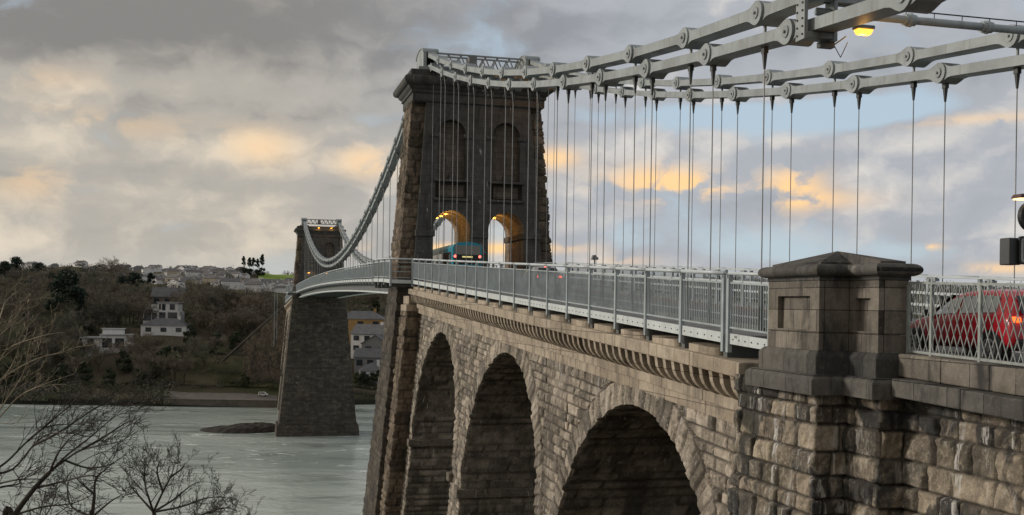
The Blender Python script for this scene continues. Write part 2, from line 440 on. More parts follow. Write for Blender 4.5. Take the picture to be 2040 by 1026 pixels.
# ------------------------------------------------------------------ masonry builders
def strip_normals(pts, closed):
    n = len(pts); out = []
    return out
def ring_sheet(name, corners, z0, z1, mat, parent, closed=True, du=.14, dv=.12, seed=1, ch=.5, bl=.9, amp=.1, cap=None):
    """masonry round a plan polyline corners(z) -> [(x,y)...] (anticlockwise from above when closed), courses level"""
    nz = max(3, int((z1-z0)/dv)+1); zs = np.linspace(z0, z1, nz)
    C = np.array([corners(z) for z in zs])            # nz,n,2
    n = C.shape[1]; segs = n if closed else n-1
    mid = C[nz//2]; cols = []; nrm = []; us = []; lens = []
    u0 = 0
    for i in range(segs):
        a, b = C[:, i], C[:, (i+1) % n]
        L = np.linalg.norm(b-a, axis=1); Lm = np.linalg.norm(mid[(i+1) % n]-mid[i])
        k = max(2, int(Lm/du)+1)
        d = (b-a)/L[:, None]; nn = np.stack([d[:, 1], -d[:, 0]], 1)
        last = (i == segs-1) and not closed
        for j in range(k+1 if last else k):
            f = j/k
            cols.append(a+(b-a)*f); us.append(u0+(f-.5)*L+Lm/2)
            m = nn
            if j == 0 and (closed or i > 0):
                pa = C[:, (i-1) % n]; dd = (a-pa); dd = dd/np.linalg.norm(dd, axis=1)[:, None]
                n2 = np.stack([dd[:, 1], -dd[:, 0]], 1); m = (nn+n2); m = m/(1+np.sum(nn*n2, 1))[:, None]
            nrm.append(m)
        u0 += Lm+3.3
    if closed: cols.append(cols[0]); nrm.append(nrm[0]); us.append(us[0])
    B = np.stack(cols, 1); N = np.stack(nrm, 1); U = np.stack(us, 1); V = np.repeat(zs[:, None], U.shape[1], 1)
    h, c = rock(U, V, ch, bl, seed, amp)
    P = np.concatenate([B+N*h[..., None], V[..., None]], -1)
    return grid_mesh(name, P, c, mat, parent)

# ------------------------------------------------------------------ towers
def arch_pts(xc, half, zs, base, n=18):
    return [(xc-half, base)]+[(xc-half*math.cos(math.pi*k/n), zs+half*math.sin(math.pi*k/n)) for k in range(n+1)]+[(xc+half, base)]
def make_tower():
    root = thing('bridge_tower', 'near dark stone bridge tower with two lit road arches and two blind niches', 'bridge tower', (XC, YT, WATER-1), 'towers of the suspension bridge')
    yb = lambda z: 2*YT-yfront(z)
    cor = lambda z: [(XC-hw(z), yfront(z)), (XC+hw(z), yfront(z)), (XC+hw(z), yb(z)), (XC-hw(z), yb(z))]
    ring_sheet('pier', cor, WATER-1, 1.6, M['pier_dark'], root, True, .15, .11, 3, .5, 1.25, .1)
    # plinth step at the waterline
    pl = lambda z: [(XC-hw(z)-.45, yfront(z)-.4), (XC+hw(z)+.45, yfront(z)-.4), (XC+hw(z)+.45, yb(z)+.4), (XC-hw(z)-.45, yb(z)+.4)]
    ring_sheet('plinth', pl, WATER-1, WATER+2.6, M['pier_dark'], root, True, .25, .2, 4, .6, 1.3, .1)
    b = MB(); z = WATER+2.6; c = pl(z); b.prism(c, 'z', z-.1, z+.02); b.build('plinth_cap', M['pier_dark'], root)
    zb, zt_ = 1.2, 16.0
    cl = lambda z: [(XC-hw(z), yb(z)), (XC-hw(z), yfront(z)), (XC-hw(z)+1.15, yfront(z))]
    cb = lambda z: [(XC-hw(z)+1.15, yb(z)), (XC-hw(z), yb(z)), (XC-hw(z), yfront(z))]
    ring_sheet('quoin_flank', lambda z: [(XC-hw(z)+1.15, yb(z)), (XC-hw(z), yb(z)), (XC-hw(z), yfront(z)), (XC-hw(z)+1.15, yfront(z))], zb, zt_, M['tower_flank'], root, False, .08, .07, 8, .62, 1.0, .13)
    ring_sheet('quoin_flank', lambda z: [(XC+hw(z)-1.15, yfront(z)), (XC+hw(z), yfront(z)), (XC+hw(z), yb(z)), (XC+hw(z)-1.15, yb(z))], zb, zt_, M['tower_rock'], root, False, .08, .07, 9, .62, 1.0, .13)
    # dressed front and back with the road arches and blind niches
    def batter(x, y, z):
        s = (1-.06*(z-3.5)/3.0); return (x, YT+(y-YT)*s, z)
    tz = lambda z: hw(z)-1.0
    out = [(XC-tz(zb), zb), (XC+tz(zb), zb), (XC+tz(zt_), zt_), (XC-tz(zt_), zt_)]
    ar = [arch_pts(XC+s*2.2, 1.47, 5.9, zb+.02) for s in (-1, 1)]
    ni = [arch_pts(XC+s*2.2, 1.13, 13.35, 9.75) for s in (-1, 1)]
    fr = [[(XC+s*2.2-1.3, 8.3), (XC+s*2.2+1.3, 8.3), (XC+s*2.2+1.3, 9.6), (XC+s*2.2-1.3, 9.6)] for s in (-1, 1)]
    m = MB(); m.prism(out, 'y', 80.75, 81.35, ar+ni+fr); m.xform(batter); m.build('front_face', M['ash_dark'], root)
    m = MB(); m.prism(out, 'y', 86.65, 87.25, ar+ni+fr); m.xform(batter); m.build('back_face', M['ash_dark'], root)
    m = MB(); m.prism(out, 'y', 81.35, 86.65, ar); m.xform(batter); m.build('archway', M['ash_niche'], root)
    for s in (-1, 1):
        x = XC+s*2.2
        m = MB(); m.prism([(x-1.0, 8.42), (x+1.0, 8.42), (x+1.0, 9.35), (x-1.0, 9.35)], 'y', 81.02, 81.5); m.xform(batter)
        m.build('tablet', M['ash_niche'], root, bevel=.02)
        m = MB(); m.box(x-.17, x+.17, 80.9, 81.36, 9.75, 10.2); m.xform(batter); m.build('niche_block', M['ash_dark'], root)
        m = MB(); m.box(x-1.45, x+1.45, 80.5, 80.9, 9.58, 9.76); m.box(x-1.45, x+1.45, 80.52, 80.9, 8.1, 8.3); m.xform(batter); m.build('sill', M['ash_dark'], root, bevel=.03)
        o = arch_pts(x, 1.42, 13.35, 12.9)[1:-1]; i = arch_pts(x, 1.14, 13.35, 12.9)[1:-1]
        m = MB(); m.prism(o+i[::-1], 'y', 80.66, 80.76); m.xform(batter); m.build('niche_moulding', M['ash_dark'], root)
        for q in (-1, 1):
            m = MB(); m.box(x+q*1.3-.34, x+q*1.3+.34, 80.6, 80.78, 13.1, 13.38); m.xform(batter); m.build('niche_impost', M['ash_dark'], root)
        o = arch_pts(x, 1.85, 5.9, 5.75)[1:-1]; i = arch_pts(x, 1.48, 5.9, 5.75)[1:-1]
        m = MB(); m.prism(o+i[::-1], 'y', 80.71, 80.76); m.xform(batter); m.build('arch_moulding', M['ash_dark'], root)
    # string course at the arch springing, run through the archways
    m = MB(); e = tz(5.5)+.1
    for x0, x1 in ((XC-e, XC-3.67), (XC-.73, XC+.73), (XC+3.67, XC+e)):
        m.box(x0-.0, x1+.0, 80.6, 87.4, 5.25, 5.72)
    m.box(XC-3.67, XC-3.53, 80.6, 87.4, 5.25, 5.72); m.box(XC+3.53, XC+3.67, 80.6, 87.4, 5.25, 5.72)
    m.xform(batter); m.build('string_course', M['ash_dark'], root, bevel=.04)
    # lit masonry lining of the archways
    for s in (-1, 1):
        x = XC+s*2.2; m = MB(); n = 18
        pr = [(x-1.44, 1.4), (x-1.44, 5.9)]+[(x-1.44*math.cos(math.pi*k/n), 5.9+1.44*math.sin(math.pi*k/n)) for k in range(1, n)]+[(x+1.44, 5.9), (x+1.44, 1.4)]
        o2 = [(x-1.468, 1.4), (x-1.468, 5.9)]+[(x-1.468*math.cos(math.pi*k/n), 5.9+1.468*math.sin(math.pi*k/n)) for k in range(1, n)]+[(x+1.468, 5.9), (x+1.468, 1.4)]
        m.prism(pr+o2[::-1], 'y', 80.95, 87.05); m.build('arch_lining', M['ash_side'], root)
    # cornice
    hx = hw(16.2)+.12; y0 = yfront(16.2)-.85; y1 = 2*YT-y0
    rect = [(XC-hx, y0), (XC+hx, y0), (XC+hx, y1), (XC-hx, y1)]
    def rr(o): return [(XC-hx-o, y0-o), (XC+hx+o, y0-o), (XC+hx+o, y1+o), (XC-hx-o, y1+o)]
    prof = [(0,15.85),(.02,15.85),(.02,16.45),(.14,16.47),(.14,16.68),(.3,16.8),(.42,17.0)]
    prof += [(.42+.36*math.cos(a), 17.38+.37*math.sin(a)) for a in [math.radians(q) for q in range(-80, 100, 20)]]
    prof += [(.2, 17.76), (.2, 18.25), (-.1, 18.33)]
    m = MB(); m.sweep(rect, prof, True); m.prism(rr(-.12), 'z', 18.2, 18.32); m.prism(rr(-.05), 'z', 15.8, 15.9)
    m.build('cornice', M['ash_dark'], root)
    return root
tower = make_tower()

# ------------------------------------------------------------------ saddles and lattice girder on the tower tops
def make_saddle(x, label):
    r = thing('chain_saddle', label, 'chain saddle', (x+.3, YT, 18.33), 'iron saddles on the tower tops')
    m = MB(); m.box(x-.75, x+1.35, 81.6, 86.4, 18.33, 18.58); m.build('base_plate', M['paint2'], r, bevel=.03)
    m = MB()
    for a, b in ((x-.28, x-.02), (x+.62, x+.88)):
        pts = [(82.3, 18.58), (82.3, 19.9)]+[(84-1.7*math.cos(q), 19.9+.5*math.sin(q)) for q in [math.pi*k/8 for k in range(1, 8)]]+[(85.7, 19.9), (85.7, 18.58)]
        m.prism(pts, 'x', a, b)
    m.build('side_plate', M['paint'], r)
    m = MB()
    arc = [(84-1.75*math.cos(q), 19.92+.52*math.sin(q)) for q in [math.pi*k/10 for k in range(11)]]
    m.prism(arc+[(y, z-.08) for y, z in arc[::-1]], 'x', x-.34, x+.94); m.build('hood', M['paint'], r)
    m = MB(); m.cyl((x-.05, 84, 19.2), (x+.65, 84, 19.2), .75, n=20); m.build('roller', M['deck'], r, smooth=False)
    return r
sadL = make_saddle(XL, 'painted steel chain saddle at the left end of the near tower top')
sadR = make_saddle(XR, 'painted steel chain saddle at the right end of the near tower top')
def make_girder():
    r = thing('lattice_girder', 'light lattice girder spanning the top of the near tower between its saddles', 'girder', (XC, YT, 19.0), 'lattice girders on the tower tops')
    m = MB()
    for y in (83.5, 84.5):
        m.beam((XL+.9, y, 20.12), (XR-.3, y, 20.12), .14, .12); m.beam((XL+.9, y, 19.05), (XR-.3, y, 19.05), .14, .12)
    m.build('chord', M['paint2'], r)
    n = 7; x0, x1 = XL+.95, XR-.35; st = (x1-x0)/n
    for y in (83.5, 84.5):
        m = MB()
        for k in range(n):
            xa = x0+k*st
            m.beam((xa, y, 20.1), (xa+st/2-.05, y, 19.08), .07, .09); m.beam((xa+st, y, 20.1), (xa+st/2+.05, y, 19.08), .07, .09)
        m.build('lacing', M['paint2'], r)
    m = MB(); xm = XC-.2; m.box(xm-.3, xm+.35, 83.3, 84.7, 19.1, 20.1); m.build('control_box', M['grey'], r, bevel=.03)
    return r
gird = make_girder()
copies = [(sadL, 'painted steel chain saddle at the left end of the far tower top'), (sadR, 'painted steel chain saddle at the right end of the far tower top'),
          (gird, 'light lattice girder spanning the top of the far tower between its saddles'),
          (tower, 'far stone bridge tower standing in the strait on a tall dark pier')]
for o, lab in copies:
    copy_tree(o, o.location+Vector((0, YF-YT, 0)), label=lab)

# ------------------------------------------------------------------ suspension chains
UA = np.array([[82.47,19.78],[78.02,18.29],[73.4,16.93],[68.19,15.57],[63.56,14.41],[58.23,13.2],[53.54,12.23],[48.26,11.23],[43.43,10.41],[38.31,9.63],[33.2,8.96],[28.05,8.36]])
LA = np.array([[80.87,18.37],[75.93,16.97],[71.01,15.65],[66.03,14.31],[60.93,13.11],[55.84,12.03],[50.97,11.08],[45.84,10.12],[40.77,9.33],[35.77,8.62],[30.61,7.98],[25.51,7.44],[20.32,6.78]])
pu, pl_ = np.polyfit(UA[:,0], UA[:,1], 2), np.polyfit(LA[:,0], LA[:,1], 2)
PITCH = 5.06; YM = (YT+YF)/2
def zU(Y):
    if Y > YF: Y = 2*YM-Y
    if Y < YT: return float(np.polyval(pu, Y))
    return 7.05+12.75*((Y-YM)/(YF-YM))**2
def zL(Y):
    if Y > YF: Y = 2*YM-Y
    if Y < YT: return float(np.polyval(pl_, Y))
    return 6.0+12.9*((Y-YM)/(YF-YM))**2
def pinsY(upper):
    """pins of the near backstay, the main span and the far backstay"""
    a = [82.6-PITCH*k if upper else 85.95-PITCH*k for k in range(0, 18)]
    a = [y for y in a if y > -1 and y < 84]
    n = 35; e = 85.4 if upper else 84.9
    ms = [e+(2*YM-2*e)*k/n for k in range(n+1)] if upper else [e+(2*YM-2*e)*k/(n) for k in range(n+1)]
    f = [2*YM-y for y in a if y > 40]
    return a, ms, f
def make_link(p, q, x0, th, parent):
    p = Vector(p); q = Vector(q); L = (q-p).length; d = (q-p)/L; u = Vector((0, -d.z, d.y))
    if u.z < 0: u = -u
    r = .34; hb = .155
    o = []
    a0 = math.asin(hb/r)
    for k in range(11):
        t_ = math.radians(62)+(2*math.pi-2*math.radians(62))*k/10; o.append((r*math.cos(t_), r*math.sin(t_)))
    o += [(.42, -hb-.03), (.62, -hb)]
    o += [(L-.62, -hb), (L-.42, -hb-.03)]
    for k in range(11):
        t_ = math.radians(180+62)+(2*math.pi-2*math.radians(62))*k/10; o.append((L+r*math.cos(t_), r*math.sin(t_)))
    o += [(L-.42, hb+.03), (L-.62, hb), (.62, hb), (.42, hb+.03)]
    m = MB(); n = len(o)
    P = [p+d*s_+u*h_ for s_, h_ in o]
    vs = [(x0+.07*min(1, max(0, s_/L)), v.y, v.z) for v, (s_, h_) in zip(P, o)]+[(x0+th, v.y, v.z) for v in P]
    m.add(vs, [tuple(range(n)), tuple(range(2*n-1, n-1, -1))]+[(k, n+k, n+(k+1) % n, (k+1) % n) for k in range(n)])
    ob = m.build('chain_link', M['paint'], parent)
    return ob
def make_pin(p, x0, th, parent):
    m = MB(); m.cyl((x0-.03, p[1], p[2]), (x0+th+.07, p[1], p[2]), .165, n=20)
    m.cyl((x0-.085, p[1], p[2]), (x0-.03, p[1], p[2]), .045, n=8); m.m = 0
    return m.build('pin', M['paint2'], parent)
def make_chain(x, upper, label):
    z = zU if upper else zL
    r = thing('suspension_chain', label, 'chain', (x+.3, YM, z(YM)), 'eyebar chains of the bridge')
    for run in pinsY(upper):
        ys = sorted(run)
        for k in range(len(ys)-1):
            o = .0 if k % 2 else .012
            p, q = (x, ys[k], z(ys[k])), (x, ys[k+1], z(ys[k+1]))
            l = make_link(p, q, x+o, .72-2*o, r)
            if ys[k] < 140: make_pin(p, x, .72, l)
    for side, e in ((0, 84.0), (1, YF)):       # short end bars running into the saddles
        m = MB()
        for s_ in (-1, 1):
            ys = [y for rr_ in pinsY(upper) for y in rr_ if 0 < (y-e)*s_ < 6]
            y = min(ys, key=lambda v: abs(v-e))
            m.beam((x+.31, y, z(y)), (x+.31, e, z(e)+.05), .5, .4)
        m.build('end_bar', M['paint'], r)
    return r
make_chain(XL, True, 'upper chain of flat steel links on the left side of the bridge')
make_chain(XL, False, 'lower chain of flat steel links on the left side of the bridge')
make_chain(XR, True, 'upper chain of flat steel links on the right side of the bridge')
make_chain(XR, False, 'lower chain of flat steel links on the right side of the bridge')

# ------------------------------------------------------------------ hanger rods
m = MB(); m.cyl((0,0,0), (0,0,-1), .019, n=6); rod0 = m.build('rod', M['rod']); rod_me = rod0.data; bpy.data.objects.remove(rod0)
m = MB(); m.box(-.07,.07,-.09,.09,-.16,.06); m.cyl((0,0,-.14),(0,0,-.60),.085,.035,n=8); s0 = m.build('socket', M['socket']); soc_me = s0.data; bpy.data.objects.remove(s0)
m = MB(); m.cyl((0,0,.0),(0,0,.62),.085,.04,n=8); m.cyl((0,0,-.3),(0,0,.0),.055,.085,n=8); m.box(-.03,.03,-.07,.07,-1.1,-.28); s0 = m.build('turnbuckle', M['socket']); tb_me = s0.data; bpy.data.objects.remove(s0)
m = MB(); m.cyl((0,0,0),(0,0,-1),.05,.04,n=6); s0 = m.build('drop_link', M['paint2']); dl_me = s0.data; bpy.data.objects.remove(s0)
ORD = ['first','second','third','fourth','fifth','sixth','seventh','eighth','ninth','tenth','eleventh','twelfth','thirteenth','fourteenth','fifteenth','sixteenth','seventeenth','eighteenth','nineteenth','twentieth']
def ordw(k):
    if k < 20: return ORD[k]
    tens = {2:'twenty',3:'thirty',4:'forty',5:'fifty',6:'sixty',7:'seventy'}[(k+1)//10]
    if (k+1) % 10 == 0: return {2:'twentieth',3:'thirtieth',4:'fortieth',5:'fiftieth',6:'sixtieth',7:'seventieth'}[(k+1)//10]
    return tens+'-'+ORD[(k+1) % 10-1]
def raw(name, me, parent, loc=(0,0,0), scale=None):
    o = bpy.data.objects.new(name, me); COL.objects.link(o); o.parent = parent; o.location = loc
    if scale: o.scale = scale
    return o
for side, x in (('left', XL+.3), ('right', XR+.3)):
    for ri, nm in ((0, 'approach'), (1, 'main span')):
        U, Lw = pinsY(True)[ri], pinsY(False)[ri]
        lst = sorted([(y, 1) for y in U]+[(y, 0) for y in Lw], reverse=(ri == 0))
        lst = [(y, k) for y, k in lst if (ri == 0 and (26.6 if side == 'left' else 15) < y < 80.9) or (ri == 1 and 87.5 < y < 257)]
        for i, (y, isup) in enumerate(lst):
            top = zL(y)-(.18 if isup else .34); bot = zt(y)-(.95 if ri == 0 else .35)
            where = 'from the near tower along the %s %s chain' % (side, nm)
            h = thing('hanger_rod', '%s steel hanger %s' % (ordw(i), where), 'hanger rod', (x, y, top), 'hanger rods below the chains')
            raw('rod', rod_me, h, (0,0,-.4), (1,1,max(.05, top-.4-bot-.5)))
            raw('socket', soc_me, h)
            raw('turnbuckle', tb_me, h, (0,0,bot-top))
            if isup: raw('drop_link', dl_me, h, (0,0,zU(y)-.3-top), (1,1,max(.1, zU(y)-.3-top)))

# ------------------------------------------------------------------ approach viaduct
RA = 7.6; ARC = [(68.6,-9.45),(50.6,-9.95),(32.7,-10.85)]
XE = 22.6
SB, ST_, LG = -1.85, -1.17, -1.1     # string course bottom / top relative to grade
def via_layout(Y, Zr):
    """height and tone fields on the spandrel wall, courses parallel to the road, voussoirs round the arches"""
    V = Zr-zg(Y)*1.0
    h, c = rock(Y, V, .37, .58, 21, .10)
    for yc, zc in ARC:
        r = np.hypot(Y-yc, Zr-zc); a = np.arctan2(Zr-zc, Y-yc)
        ins = (r < RA+1.0) & (Zr > zc)
        h2, c2 = rock(a*RA*1.05, (r-RA)*.98+.03, 1.02, .36, 33, .10)
        h = np.where(ins, h2+.05, h); c = np.where(ins[..., None], c2*np.array([.7,1,1])+np.array([.25,0,0]), c)
    return h, c
def wall_sheet(Yg, Zg_, cols=True, wrapL=False, wrapR=False, wrapB=False):
    h, c = via_layout(Yg, Zg_)
    X = Xw(Zg_)-h
    P = np.stack([X, Yg, Zg_], -1)
    def dup(P, c, ax, first):
        sl = [slice(None)]*2; sl[ax] = slice(0, 1) if first else slice(-1, None)
        e = P[tuple(sl)].copy(); e[..., 0] = Xw(e[..., 2])+.6; ce = c[tuple(sl)]
        parts = (e, P) if first else (P, e); pc = (ce, c) if first else (c, ce)
        return np.concatenate(parts, ax), np.concatenate(pc, ax)
    if wrapL: P, c = dup(P, c, 1, True)
    if wrapR: P, c = dup(P, c, 1, False)
    if wrapB: P, c = dup(P, c, 0, True)
    return P, c
def make_viaduct():
    r = thing('arched_viaduct', 'near stone approach viaduct of three tall arches with rock faced blocks', 'viaduct', (17, 52, WATER), 'stone approach viaducts')
    top = lambda Y: zg(Y)+SB+.05
    sheets = []
    Yn, Yf_ = 23.2, 78.6
    edges = []
    for yc, zc in ARC: edges.append((yc-RA, yc+RA, zc))
    edges.sort()
    for ya, yb_, zc in edges:                       # spandrels over the arches
        yc = (ya+yb_)/2
        fine = .055 if yc < 45 else (.065 if yc < 60 else .09)
        n = int(math.pi*RA/fine/1.15); th = np.linspace(math.pi, 0, n); y = yc+RA*np.cos(th); zl = zc+RA*np.sin(th)
        nv = int(8.4/(fine*1.05)); tt = np.linspace(0, 1, nv)[:, None]
        Yg = np.repeat(y[None], nv, 0); Zg_ = zl[None]+(top(y)-zl)[None]*tt
        sheets.append(wall_sheet(Yg, Zg_, wrapB=True))
    ps = [(Yn, edges[0][0])]+[(edges[i][1], edges[i+1][0]) for i in range(2)]+[(edges[2][1], Yf_)]
    for i, (a, b) in enumerate(ps):                 # piers
        y = np.linspace(a, b, max(4, int((b-a)/.06))); z0 = -20 if i < 3 else -30
        nv = int((zg(a)-1.8-z0)/.07); tt = np.linspace(0, 1, nv)[:, None]
        Yg = np.repeat(y[None], nv, 0); Zg_ = z0+(top(y)[None]-z0)*tt
        sheets.append(wall_sheet(Yg, Zg_, wrapL=(i > 0), wrapR=(i < 3)))
    grid_mesh('spandrel_wall', [s_[0] for s_ in sheets], [s_[1] for s_ in sheets], M['wall'], r)
    # inside of the arches
    for i, (ya, yb_, zc) in enumerate(edges):
        n = int(math.pi*RA/.14); th = np.linspace(0, math.pi, n); xs = np.linspace(0, 1, 75)
        TH, XS = np.meshgrid(th, xs, indexing='ij'); yc = (ya+yb_)/2
        z_e = zc+RA*np.sin(TH); x = Xw(z_e)+.03+(XE-Xw(z_e))*XS
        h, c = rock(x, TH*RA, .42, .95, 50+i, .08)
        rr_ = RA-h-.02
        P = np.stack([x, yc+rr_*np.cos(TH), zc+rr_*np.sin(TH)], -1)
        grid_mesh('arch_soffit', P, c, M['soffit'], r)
        for s_, yy in ((-1, yb_), (1, ya)):
            z0 = -30 if i == 2 and s_ == -1 else -22
            zz = np.linspace(z0, zc, int((zc-z0)/.12)); ZZ, XS2 = np.meshgrid(zz, xs, indexing='ij')
            x = Xw(ZZ)+.03+(XE-Xw(ZZ))*XS2
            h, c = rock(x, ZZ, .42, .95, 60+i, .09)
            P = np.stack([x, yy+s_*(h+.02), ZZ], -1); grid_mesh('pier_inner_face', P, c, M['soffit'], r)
            m = MB(); zb_ = zc-.95
            m.box(Xw(zb_)-.28, XE, yy-.3 if s_ < 0 else yy-.5, yy+.5 if s_ < 0 else yy+.3, zb_, zb_+.52)
            m.build('impost_band', M['soffit'], r, bevel=.07)
    # hidden core, carries the road
    pts = [(20, WATER)]
    for ya, yb_, zc in edges:
        yc = (ya+yb_)/2
        pts += [(ya, WATER)]+[(yc-(RA+.12)*math.cos(math.pi*k/24), zc+(RA+.12)*math.sin(math.pi*k/24)) for k in range(25)]+[(yb_, WATER)]
    pts += [(80.6, WATER), (80.6, zg(80.6)-.3), (20, zg(20)-.3)]
    m = MB(); m.prism(pts, 'x', 0, 1)
    m.v = [((13.35+.09*z) if x < .5 else 22.3, y, z) for x, y, z in m.v]
    m.build('core', M['soffit'], r)
    m = MB(); m.prism(pts, 'x', 22.32, 22.75); m.build('back_wall', M['wall'], r)
    # string course, frieze, cornice slab
    def band(name, mat_, x0, x1, zl, zh, y0=24.3, y1=78.3, bev=.02):
        m = MB(); n = 18
        for k in range(n):
            a = y0+(y1-y0)*k/n; b = y0+(y1-y0)*(k+1)/n-.012
            m.add([(x0,a,zg(a)+zl),(x1,a,zg(a)+zl),(x1,b,zg(b)+zl),(x0,b,zg(b)+zl),(x0,a,zg(a)+zh),(x1,a,zg(a)+zh),(x1,b,zg(b)+zh),(x0,b,zg(b)+zh)],
                  [(0,3,2,1),(4,5,6,7),(0,1,5,4),(1,2,6,5),(2,3,7,6),(3,0,4,7)])
        return m.build(name, mat_, r, bevel=bev)
    band('string_course', M['tan'], 12.62, 13.4, SB, SB+.38)
    band('string_course', M['tan'], 12.52, 13.4, SB+.385, SB+.70)
    band('frieze', M['wall'], 12.78, 13.5, SB+.705, -.46)
    band('cornice_slab', M['tan'], 11.92, 13.6, -.45, -.06, 23.9, 78.0, .035)
    # curved corbels
    for k in range(84):
        y = 24.35+k*.635
        if y > 77.6: break
        z0 = zg(y); pr = [(12.78, -.455), (12.0, -.455), (12.02, -.56)]
        pr += [(12.02+.68*(1-math.cos(q)), -.56-.62*math.sin(q)) for q in [math.radians(a) for a in (15,30,45,60,75,90)]]
        pr += [(12.78, -1.18)]
        m = MB(); m.prism([(a, b+z0) for a, b in pr], 'y', y, y+.2); m.build('corbel', M['tan'], r)
    # pilaster beside the tower
    ring_sheet('pilaster', lambda z: [(14.2, 81.5-.0), (11.95+.095*z, 81.5), (11.95+.095*z, 77.9), (13.3+.09*z, 77.9)], -30, zg(78)-1.75, M['tower_flank'], r, False, .1, .1, 71, .5, .9, .15)
    m = MB(); m.box(11.75, 13.5, 77.75, 80.6, zg(78)-1.75, zg(78)-1.25); m.box(11.95, 13.5, 77.9, 80.6, zg(78)-1.25, zg(78)-.6)
    m.build('pilaster_cap', M['tan'], r, bevel=.05)
    return r
viad = make_viaduct()
far_v = copy_tree(viad, (17, 2*YM-52, WATER), scale=(1, -1, 1), label='far stone approach viaduct seen edge-on beyond the far tower')

# ------------------------------------------------------------------ road, decks
def ribbon(name, x0, x1, dz, mat_, ys, kind='structure', x0f=None):
    m = MB(); n = len(ys)
    vs = []
    for y in ys: vs += [(x0, y, zt(y)+dz), (x1, y, zt(y)+dz)]
    m.add(vs, [(2*k, 2*k+1, 2*k+3, 2*k+2) for k in range(n-1)])
    o = m.build(name, mat_)
    return tag(o, kind=kind)
YS = [-30+4.0*k for k in range(100)]
M['asphalt'] = plain('asphalt', (.085,.082,.08), .85, .2, 2, bump=.3)
M['redroad'] = plain('red_surfacing', (.17,.085,.065), .85, .2, 2, bump=.3)
M['white'] = plain('road_white', (.62,.62,.6), .7, .1, 3)
M['pave'] = plain('footway_surface', (.19,.19,.185), .85, .15, 2)
ribbon('road', 14.55, 21.9, -1.69, M['asphalt'], YS)
ribbon('road_marking', 17.85, 18.0, -1.684, M['white'], YS); ribbon('road_marking', 18.1, 18.25, -1.684, M['white'], YS)
ribbon('road_marking', 14.9, 15.7, -1.685, M['redroad'], YS); ribbon('road_marking', 20.7, 21.5, -1.685, M['redroad'], YS)
def slab(name, x0, x1, d0, d1, ys, mat_, parent=None):
    m = MB(); vs = []; n = len(ys)
    for y in ys: vs += [(x0,y,zt(y)+d0),(x1,y,zt(y)+d0),(x1,y,zt(y)+d1),(x0,y,zt(y)+d1)]
    fs = [(4*k+i, 4*k+(i+1) % 4, 4*k+4+(i+1) % 4, 4*k+4+i) for k in range(n-1) for i in range(4)]+[(0,1,2,3),(4*n-1,4*n-2,4*n-3,4*n-4)]
    m.add(vs, fs)
    return m.build(name, mat_, parent)
def rng(a, b, st): n = max(1, int(round((b-a)/st))); return [a+(b-a)*k/n for k in range(n+1)]
fw = thing('footway_deck', 'steel footway deck cantilevered out over the stone cornice of the near viaduct', 'footway', (12.9, 50, 0))
slab('walkway', 12.2, 13.7, -1.66, -1.59, rng(24.6, 78.2, 6), M['pave'], fw)
slab('edge_beam', 13.5, 13.75, -2.15, -1.68, rng(24.6, 80.5, 6), M['deck'], fw)
slab('kerb_beam', 14.2, 14.5, -1.75, -1.52, rng(-8, 80.5, 6), M['pave'], fw)
dk = thing('suspended_deck', 'grey suspended bridge deck with edge girders between the two towers', 'bridge deck', (XC, YM, zt(YM)-2))
ms = rng(86.5, 258.2, 4)
slab('deck_plate', 12.4, 23.5, -1.95, -1.74, ms, M['deck'], dk)
slab('edge_girder', 13.3, 13.55, -2.75, -1.95, ms, M['deck'], dk); slab('edge_girder', 22.4, 22.65, -2.75, -1.95, ms, M['deck'], dk)
slab('bottom_flange', 13.0, 13.9, -2.92, -2.752, ms, M['fascia'], dk); slab('bottom_flange', 22.0, 22.9, -2.92, -2.752, ms, M['fascia'], dk)
slab('walkway', 12.25, 13.6, -1.735, -1.59, ms, M['pave'], dk); slab('walkway', 22.4, 23.6, -1.735, -1.59, ms, M['pave'], dk)
m = MB()
for y in rng(88, 257, 5.06): m.box(13.56, 22.39, y-.15, y+.15, zt(y)-2.6, zt(y)-1.951)
m.build('cross_beam', M['deck'], dk)
# deck passing round the outside of each tower
for yt, lab in ((YT, 'steel walkway bay carried round the outside of the near tower'), (YF, 'steel walkway bay carried round the outside of the far tower')):
    q = thing('walkway_bay', lab, 'walkway', (11.4, yt, zt(yt)-2))
    slab('walkway', 10.65, 12.3, -1.75, -1.59, [yt-5.6, yt, yt+5.0], M['pave'], q)
    m = MB()
    for y in (yt-5.0, yt-2.2, yt+.4, yt+3.0, yt+4.8): m.box(10.75, 12.4, y-.1, y+.1, zt(yt)-2.25, zt(yt)-1.751)
    m.build('bracket', M['deck'], q)
# stone cushions and stub beams between slab and footway
for k in range(20):
    y = 25.34+2.74*k
    if y > 77: break
    m = MB(); m.beam((12.25, y, zg(y)+.12), (13.5, y, zg(y)+.12), .22, .36); m.build('stub_beam', M['deck'], fw)
    y0, y1 = y+.35, y+2.2
    pts = [(13.5, y1), (12.35, y1), (12.1, y1-.18)]+[(12.1+.55*(1-math.cos(a))*.4, y0+.5-.5*math.sin(a)) for a in [math.radians(v) for v in (20,50,80)]]+[(13.5, y0)]
    m = MB(); m.prism(pts, 'z', 0, 1); m.v = [(x, yy, zg(yy)+(-.065 if z_ < .5 else .14)) for x, yy, z_ in m.v]
    m.build('padstone', M['tan'], viad, bevel=.05)

